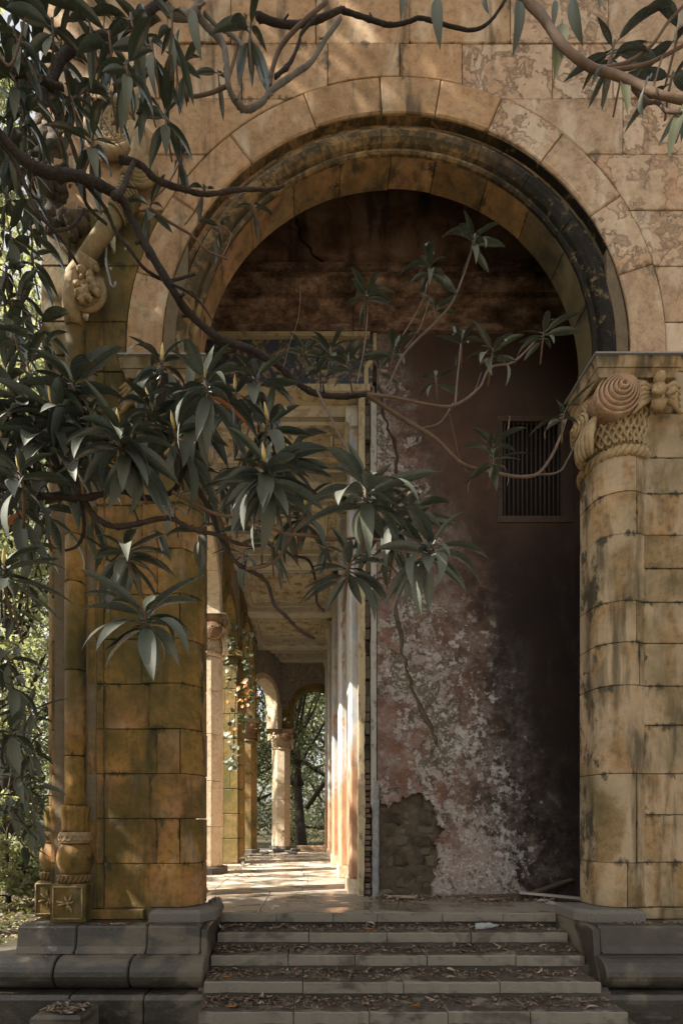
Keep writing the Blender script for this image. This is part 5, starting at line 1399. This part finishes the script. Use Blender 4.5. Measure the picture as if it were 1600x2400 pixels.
for a in ((25,1560,88,11), (65,1625,80,10), (20,1670,92,11), (70,1715,78,10), (25,1770,90,11), (60,1800,82,11), (20,1860,86,10), (75,1880,66,8), (45,1930,62,7), (10,1500,84,9)):
    cluster('left', a[0], a[1], a[2], a[3], L=.20, droop=rm.uniform(.5, .9), tilt=(rm.uniform(-.3, .3), rm.uniform(-.9, -.2)), bud=False)
# right-hand branch, top right
limb('right', [(1195, -25), (1209, 0), (1244, 35), (1274, 80), (1309, 120), (1359, 155), (1409, 170), (1459, 190), (1509, 215), (1570, 230), (1620, 240)], 2.5, 2.3, 17, 13, 'twig')
limb('right', [(1359, 157), (1434, 145), (1494, 105), (1534, 50), (1575, 5)], 2.42, 2.4, 8, 7, 'twig')
limb('right', [(1400, 160), (1484, 146), (1570, 103)], 2.4, 2.4, 8, 7, 'twig')
limb('right', [(1449, 195), (1484, 232), (1509, 233), (1530, 254), (1565, 258)], 2.4, 2.3, 10, 6, 'twig')
limb('right', [(1498, 215), (1505, 180), (1520, 130)], 2.35, 2.4, 5, 4, 'twig')
for a in ((1411,92,92,9), (1400,130,84,5), (1430,155,80,6), (1560,60,95,5), (1545,165,90,5), (1590,200,90,4)):
    cluster('right', a[0], a[1], a[2], a[3], L=.205, droop=.35, tilt=(.1, -.3), bud=False)
def hang(owner, dx, dy, ln, Y, dirx, mat, k, roll):
    put_leaf(owner, P(dx, dy, Y), Vector((dirx, -.12, -1)), ln/.98*Y/FPX, k, mat, roll)
for a in ((1000,-12,92,2.6,.03,'leaf',3,.2), (1190,-10,100,2.5,.02,'leaf',3,-.3), (1290,45,108,2.45,-.12,'leaf_pale',6,.2), (1310,-10,90,2.45,.05,'leaf',1,.6), (1275,-5,60,2.5,-.1,'leaf',0,.0), (930,-30,55,2.7,-.2,'leaf',3,.3), (1120,-30,55,2.6,-.4,'leaf',1,0),
          (1390,150,90,2.4,-.8,'leaf',0,.3), (1425,165,90,2.4,.15,'leaf_pale',2,.3), (1495,170,110,2.3,-.5,'leaf',0,.3), (1568,240,120,2.3,-.35,'leaf_pale',2,.5), (1575,250,70,2.3,-.2,'leaf',2,.2), (1375,-20,40,2.4,.0,'leaf',2,.2), (395,65,80,2.5,.05,'leaf',3,.1), (440,15,90,2.5,.1,'leaf',3,.3), (1575,20,90,2.3,-.5,'leaf_pale',2,.3)):
    hang('right' if a[0] > 900 else 'left', *a)
for a in ((90, 860, 60, 2.0, .0), (155, 960, 60, 2.0, -.2), (610, 1150, 55, 2.0, .1)):
    hang('left', a[0], a[1], a[2], a[3], a[4], 'leaf_brown', 4, .6)

def finish_magnolia(owner, name, base, label):
    t = thing(name, base, label, 'tree')
    if owner == 'left': tr.build('trunk', M['bark'], t)
    for m, mt in BR[owner]: m.build('branch', mt, t)
    for m, mt in TW[owner]: m.build('bud' if mt is M['bud'] else 'twig', mt, t)
    def score(e):
        c = e[0].translation
        u = CU + FPX*c.x/c.y; v = CV - FPX*(c.z-EYE)/c.y
        return (e[1]/c.y) * (1 if -120 < u < 1720 and -150 < v < 2400 else .01)
    Ls = sorted(MAG[owner], key=score, reverse=True)
    for M4, L, k, mt in Ls[:300]:
        o = bpy.data.objects.new('leaf', leaf_data(k, mt)); C.objects.link(o); o.parent = t
        o.matrix_local = Matrix.Translation(-WL[t.name]) @ M4
    rest = Ls[300:]
    if rest:
        V = []; F4 = []
        for M4, L, k, mt in rest:
            vs, fs = LM[k]; b = len(V); V += [tuple(M4 @ Vector(v)) for v in vs]; F4 += [tuple(i+b for i in f) for f in fs]
        o = raw_mesh('foliage', V, F4, M['foliage'], t, True, base); o['kind'] = 'stuff'
    print('LEAVES', owner, len(Ls))
finish_magnolia('left', 'magnolia_tree', (-2.75, 1.7, GZ), 'glossy dark leaved magnolia reaching across the arch from the left')
finish_magnolia('right', 'magnolia_bough', tuple(P(1640, 240, 2.3)), 'smaller magnolia bough hanging into the top right corner before the wall')

# ------------------------------------------------------------------ ivy on the gallery pier
iv = thing('ivy', (-1.9, 12.0, 1.5), 'trailing ivy with grey green and orange leaves on the gallery pier', 'ivy')
for pts in ([(520, 1430), (535, 1480), (545, 1560), (540, 1650), (535, 1750)], [(572, 1460), (565, 1520), (575, 1580), (560, 1650)], [(520, 1560), (550, 1560), (580, 1600)]):
    m = MB(); m.tube([P(a + rm.uniform(-2, 2), b, 11.9) for a, b in pts], .012, 5, True, .2); m.build('stem', M['branch'], iv)
vs = [(0,0,0), (.32,.10,.03), (.55,.42,0), (.30,.75,-.03), (0,1,-.1), (-.30,.75,-.03), (-.55,.42,0), (-.32,.10,.03), (0,.45,.06)]
fs = [(8,i,i+1) for i in range(7)] + [(8,7,0)]
ivd = {}
for kx in ('ivy', 'ivy_grey', 'ivy_orange'):
    me = bpy.data.meshes.new('leaf'); me.from_pydata(vs, [], fs); me.update(); me.materials.append(M[kx]); ivd[kx] = me
spots = []
for k in range(210):
    q = rm.random()
    if q < .25: dx, dy = rm.gauss(527, 8), rm.uniform(1425, 1520)
    elif q < .45: dx, dy = rm.gauss(568, 8), rm.uniform(1440, 1600)
    elif q < .75: dx, dy = rm.uniform(518, 580), rm.gauss(1590, 35)
    elif q < .9: dx, dy = rm.gauss(545, 14), rm.gauss(1690, 25)
    else: dx, dy = rm.gauss(532, 6), rm.gauss(1750, 12)
    spots.append((dx, dy))
for dx, dy in spots:
    kx = 'ivy_orange' if (1560 < dy < 1625 and rm.random() < .55) or (1670 < dy < 1690 and rm.random() < .3) else 'ivy_grey' if dy > 1660 or rm.random() < .35 else 'ivy'
    o = bpy.data.objects.new('leaf', ivd[kx]); C.objects.link(o); o.parent = iv
    o.location = P(dx, dy, rm.uniform(11.6, 12.0)) - WL[iv.name]; s_ = rm.uniform(.07, .14); o.scale = (s_, s_, s_)
    o.rotation_euler = (math.radians(rm.uniform(-170, -60)), rm.uniform(-.6, .6), rm.uniform(-.9, .9))

# ------------------------------------------------------------------ saplings, rubble, boards
def sapling(dx, dy, Y, n, h, label, mat):
    b = P(dx, dy, Y); b.z = max(b.z, .0); t = thing('sapling', b, label, 'plant')
    m = MB(); m.tube([b, b + Vector((.02, 0, h*.5)), b + Vector((.0, -.02, h))], [.008, .006, .003], 6); m.build('stem', M['branch'], t)
    for k in range(n):
        o = bpy.data.objects.new('leaf', leaf_data(rm.randrange(len(LM)), mat)); C.objects.link(o); o.parent = t
        a = rm.uniform(0, 6.28); s_ = rm.uniform(.13, .22); o.scale = (s_, s_*1.6, s_); o.location = (0, 0, h*rm.uniform(.35, 1)); o.rotation_euler = (rm.uniform(-.4, .4), rm.uniform(-.5, .6), a)
sapling(815, 2052, 7.2, 11, .42, 'small leafy sapling sprouting at the foot of the orange pilaster', 'leaf_pale')
sapling(650, 1966, 17.3, 12, .75, 'green weed growing at the foot of the far corner column', 'leaf_pale')
sapling(560, 1990, 11.6, 9, .3, 'low weed beside the base of the ivy covered pier', 'leaf')
def rock(name, c, r, sx, mat, label, cat='rubble', group=None):
    m = MB(); m.ball((c[0], c[1], c[2] + r*sx[2]*.8), r, 10, 7, sx, .16, Matrix.Rotation(rm.uniform(0, 6), 3, 'Z')); o = m.build(name, mat, origin=c)
    for p in o.data.polygons: p.use_smooth = False
    return tag(o, label, cat, group)
rock('rubble_stone', (-1.60, 7.05 - .1, .0), .13, (1.35, .9, .55), M['stone_debris'], 'reddish lump of fallen stone at the foot of the left pier, on the paving')
rock('rubble_stone', (-1.05, 5.50, .0), .10, (.8, .9, 1.1), M['plinth'], 'pointed grey stone chip on the plinth beside the top step')
for k in range(7):
    rock('floor_rubble', (rm.uniform(-1.5, -.2), rm.uniform(15.5, 17.6), .0), rm.uniform(.08, .2), (1.4, 1, .5), M['grey_debris'], 'grey rubble piece lying on the floor at the far end of the gallery', 'rubble', 'rubble at the far gallery end')
m = MB(); m.prism([(-.45, 17.7), (.62, 17.7), (.60, 18.1), (-.42, 18.1)], .003, .17, XY, .02, 'h'); tag(m.build('fallen_beam', M['volute']), 'reddish fallen beam lying across the far end of the gallery floor', 'beam')
def board(c, L, w_, h, ang, pitch, mat, label, group=None):
    m = MB(); d = Vector((math.cos(ang)*math.cos(pitch), math.sin(ang)*math.cos(pitch), math.sin(pitch))); s_ = Vector((-math.sin(ang), math.cos(ang), 0)); u = d.cross(s_)
    c = Vector(c); prof = [(-L/2, -w_/2), (-L*.1, -w_/2*.95), (L/2*.96, -w_/2), (L/2, w_/2*.4), (L/2*.9, w_/2), (-L/2*.97, w_/2)]
    m.prism(prof, -h/2, h/2, lambda a, b, q: tuple(c + d*a + s_*b + u*q), .003, 'lh'); return tag(m.build('plank', mat), label, 'plank', group)
board((3.22, 6.40, .075), .85, .13, .025, -.22, -.07, M['plank'], 'pale broken board lying near the right column on the paving')
board((2.85, 6.62, .05), .8, .14, .03, .10, .02, M['dark_wood'], 'dark wet board under the pale one, along the red wall')
board((2.3, 6.66, .03), .5, .10, .03, -.2, .03, M['dark_wood'], 'short dark board among the leaves at the foot of the red wall')
board((3.35, 6.70, .16), .75, .10, .03, .35, .22, M['dark_wood'], 'dark board propped in the corner behind the right column')
board((2.55, 6.5, .02), .35, .07, .02, .5, .0, M['stone_debris'], 'tan splinter of wood in front of the red wall')
board((1.25, 6.55, .04), .42, .05, .03, -.5, .05, M['stone_debris'], 'curved bleached stick lying below the exposed masonry')
for k in range(9):
    rock('plaster_chunk', (rm.uniform(2.95, 3.2), rm.uniform(6.1, 6.4), .0), rm.uniform(.02, .045), (1.3, 1, .6), M['plank'], 'pale plaster chunk beside the broken board', 'rubble', 'plaster chunks by the board')
m = MB(); bx = [(-2.30, 4.02), (-1.88, 4.02), (-1.86, 4.32), (-2.28, 4.34)]
m.prism(bx, GZ - .02, -.56, XY, .025, 'h'); tag(m.build('loose_block', M['plinth']), 'dark loose stone block with leaves on top, before the left plinth', 'stone block')

# ------------------------------------------------------------------ plastic bottle on the second step
by_ = 5.42; bz = -.15 + .036; bx0 = 1.86
bt = thing('plastic_bottle', (bx0 + .12, by_, -.15), 'crumpled clear plastic bottle lying on the second step', 'bottle')
def bottle_mat():
    t = NT('clear_plastic'); nor = t.bump(t.noise(t.pos, 60, 4, .6), .6, .01)
    return t.bsdf((.80,.83,.82), .12, nor, .5, Transmission_Weight=.75, IOR=1.3)
M['bottle'] = bottle_mat()
m = MB(); m.lathe([(.022, .0), (.034, .006), (.036, .03), (.031, .045), (.036, .06), (.036, .10), (.030, .115), (.036, .13), (.035, .165), (.026, .20), (.014, .222), (.013, .24)], (bx0, by_, bz), (1, .12, .0), 20, mod=lambda k, h: 1 + .06*math.sin(k*2.1 + h*60)); m.build('body', M['bottle'], bt)
m = MB(); m.lathe([(.016, .24), (.016, .262), (.013, .265)], (bx0, by_, bz), (1, .12, 0), 16); m.build('cap', M['sheet_metal'], bt)

# ------------------------------------------------------------------ fallen leaves
def dead_leaf(L, W, curl, lift):
    vs = []; n = 4
    for i in range(n+1):
        t = i/n; w_ = W*math.sin(math.pi*(t*.94 + .03))*.5; x = (t-.5)*L; z = curl*L*((t-.5)**2)*2.2
        for s_ in (-1, 0, 1): vs.append((x, w_*s_, z + abs(s_)*lift*w_ + .004))
    fs = [(i*3+j, i*3+j+1, (i+1)*3+j+1, (i+1)*3+j) for i in range(n) for j in range(2)]
    return vs, fs
DL = [dead_leaf(1, .36, .30, .6), dead_leaf(1, .30, -.15, .9), dead_leaf(1, .42, .5, .3), dead_leaf(1, .34, .1, 1.3)]
DLM = {}
for i, (vs, fs) in enumerate(DL):
    for kx in ('litter_leaf', 'orange_leaf'):
        me = bpy.data.meshes.new('fallen_leaf'); me.from_pydata(vs, [], fs); me.polygons.foreach_set('use_smooth', [True]*len(fs)); me.update(); me.materials.append(M[kx]); DLM[(i, kx)] = me
def tread_pos(k):
    yf = Y0 - k*TR; xq = rm.random()
    x = XL[k] + .02 + (XR[k]-XL[k]-.04)*(xq**1.45)
    y = yf + .03 + (TR - .05)*(1 - rm.random()**1.5*.92)
    return x, y, -k*RS
SN = {1: 'second step', 2: 'third step', 3: 'fourth step', 4: 'lowest visible step'}
for k in range(1, 5):
    for q in range(28):
        x, y, z = tread_pos(k); i = rm.randrange(4); s_ = rm.uniform(.06, .115)
        o = bpy.data.objects.new('fallen_leaf', DLM[(i, 'litter_leaf')]); C.objects.link(o); o.scale = (s_,)*3
        o.location = (x, y, z + .004 + rm.random()*.025); o.rotation_euler = (rm.uniform(-.5, .5), rm.uniform(-.4, .4), rm.uniform(0, 6.28))
        tag(o, 'curled pale brown dead leaf lying on the %s of the stairs' % SN[k], 'leaf', 'dead leaves on the %s' % SN[k])
for (dx, dy, k, lab) in ((520, 2262, 3, 'bright orange fallen leaf at the left end of the fourth step'), (955, 2335, 4, 'orange fallen leaf in the middle of the lowest visible step'), (845, 2178, 1, 'orange dead leaf strip on the second step left of the bottle'), (1095, 2284, 3, 'ochre dead leaf on the fourth step, below the bottle'), (530, 2352, 4, 'rust coloured leaf at the left of the lowest visible step')):
    z = -k*RS + .02; Y = min(max((EYE - z)*FPX/(dy/.98 - CV), Y0 - k*TR + .06), Y0 - k*TR + TR - .04)
    o = bpy.data.objects.new('fallen_leaf', DLM[(rm.randrange(4), 'orange_leaf')]); C.objects.link(o); o.scale = (.11,)*3
    o.location = ((dx/.98 - CU)*Y/FPX, Y, z); o.rotation_euler = (rm.uniform(-.3, .3), rm.uniform(-.3, .3), rm.uniform(-.5, .5)); tag(o, lab, 'leaf')
V = []; F = []
def add_dead(x, y, z, s_, tilt=.6):
    vs, fs = DL[rm.randrange(4)]; b = len(V)
    R3 = (Matrix.Rotation(rm.uniform(0, 6.28), 3, 'Z') @ Matrix.Rotation(rm.uniform(-tilt, tilt), 3, 'X') @ Matrix.Rotation(rm.uniform(-tilt, tilt)*.7, 3, 'Y')) * s_
    V.extend(tuple(R3 @ Vector(v) + Vector((x, y, z))) for v in vs); F.extend(tuple(i+b for i in f) for f in fs)
for k in range(1, 6):
    for q in range(520):
        x, y, z = tread_pos(k); add_dead(x, y, z + .003 + rm.random()*.02, rm.uniform(.03, .07))
o = raw_mesh('stair_leaf_litter', V, F, M['litter'], None, True); tag(o, 'brown leaf litter drifted along the treads of the stairs', 'leaf litter', None, 'stuff')
V = []; F = []
for q in range(420):
    x = rm.uniform(.9, 3.2); add_dead(x, 6.78 - rm.random()**2*.55, .004 + rm.random()*.03, rm.uniform(.03, .09))
for q in range(160): add_dead(rm.uniform(-2.1, -1.0), rm.uniform(9, 17), .006, rm.uniform(.04, .1))
for q in range(60): add_dead(rm.uniform(-2.25, -1.9), rm.uniform(4.05, 4.3), -.55, rm.uniform(.05, .1), .3)
for q in range(120): add_dead(rm.uniform(-2.9, -1.1), rm.choice([4.93, 4.72, 4.95]), .004 if rm.random() < .7 else -.26, rm.uniform(.02, .05), .3)
for q in range(90): add_dead(rm.uniform(3.0, 4.2), 4.95 + rm.random()*.15, .006, rm.uniform(.02, .05), .3)
for q in range(110):
    x = rm.gauss(1.45, .3); s_ = rm.uniform(.008, .03); c_ = Vector((x, 6.80 - abs(rm.gauss(0, .09)), s_*.5)); b = len(V)
    V.extend(tuple(c_ + Vector((rm.uniform(-1, 1), rm.uniform(-1, 1), rm.uniform(-.6, 1)))*s_) for _ in range(4)); F.extend([(b, b+1, b+2, b+3)])
o = raw_mesh('floor_leaf_litter', V, F, M['litter'], None, True); tag(o, 'dry leaf litter along the foot of the red wall and on the paving', 'leaf litter', None, 'stuff')
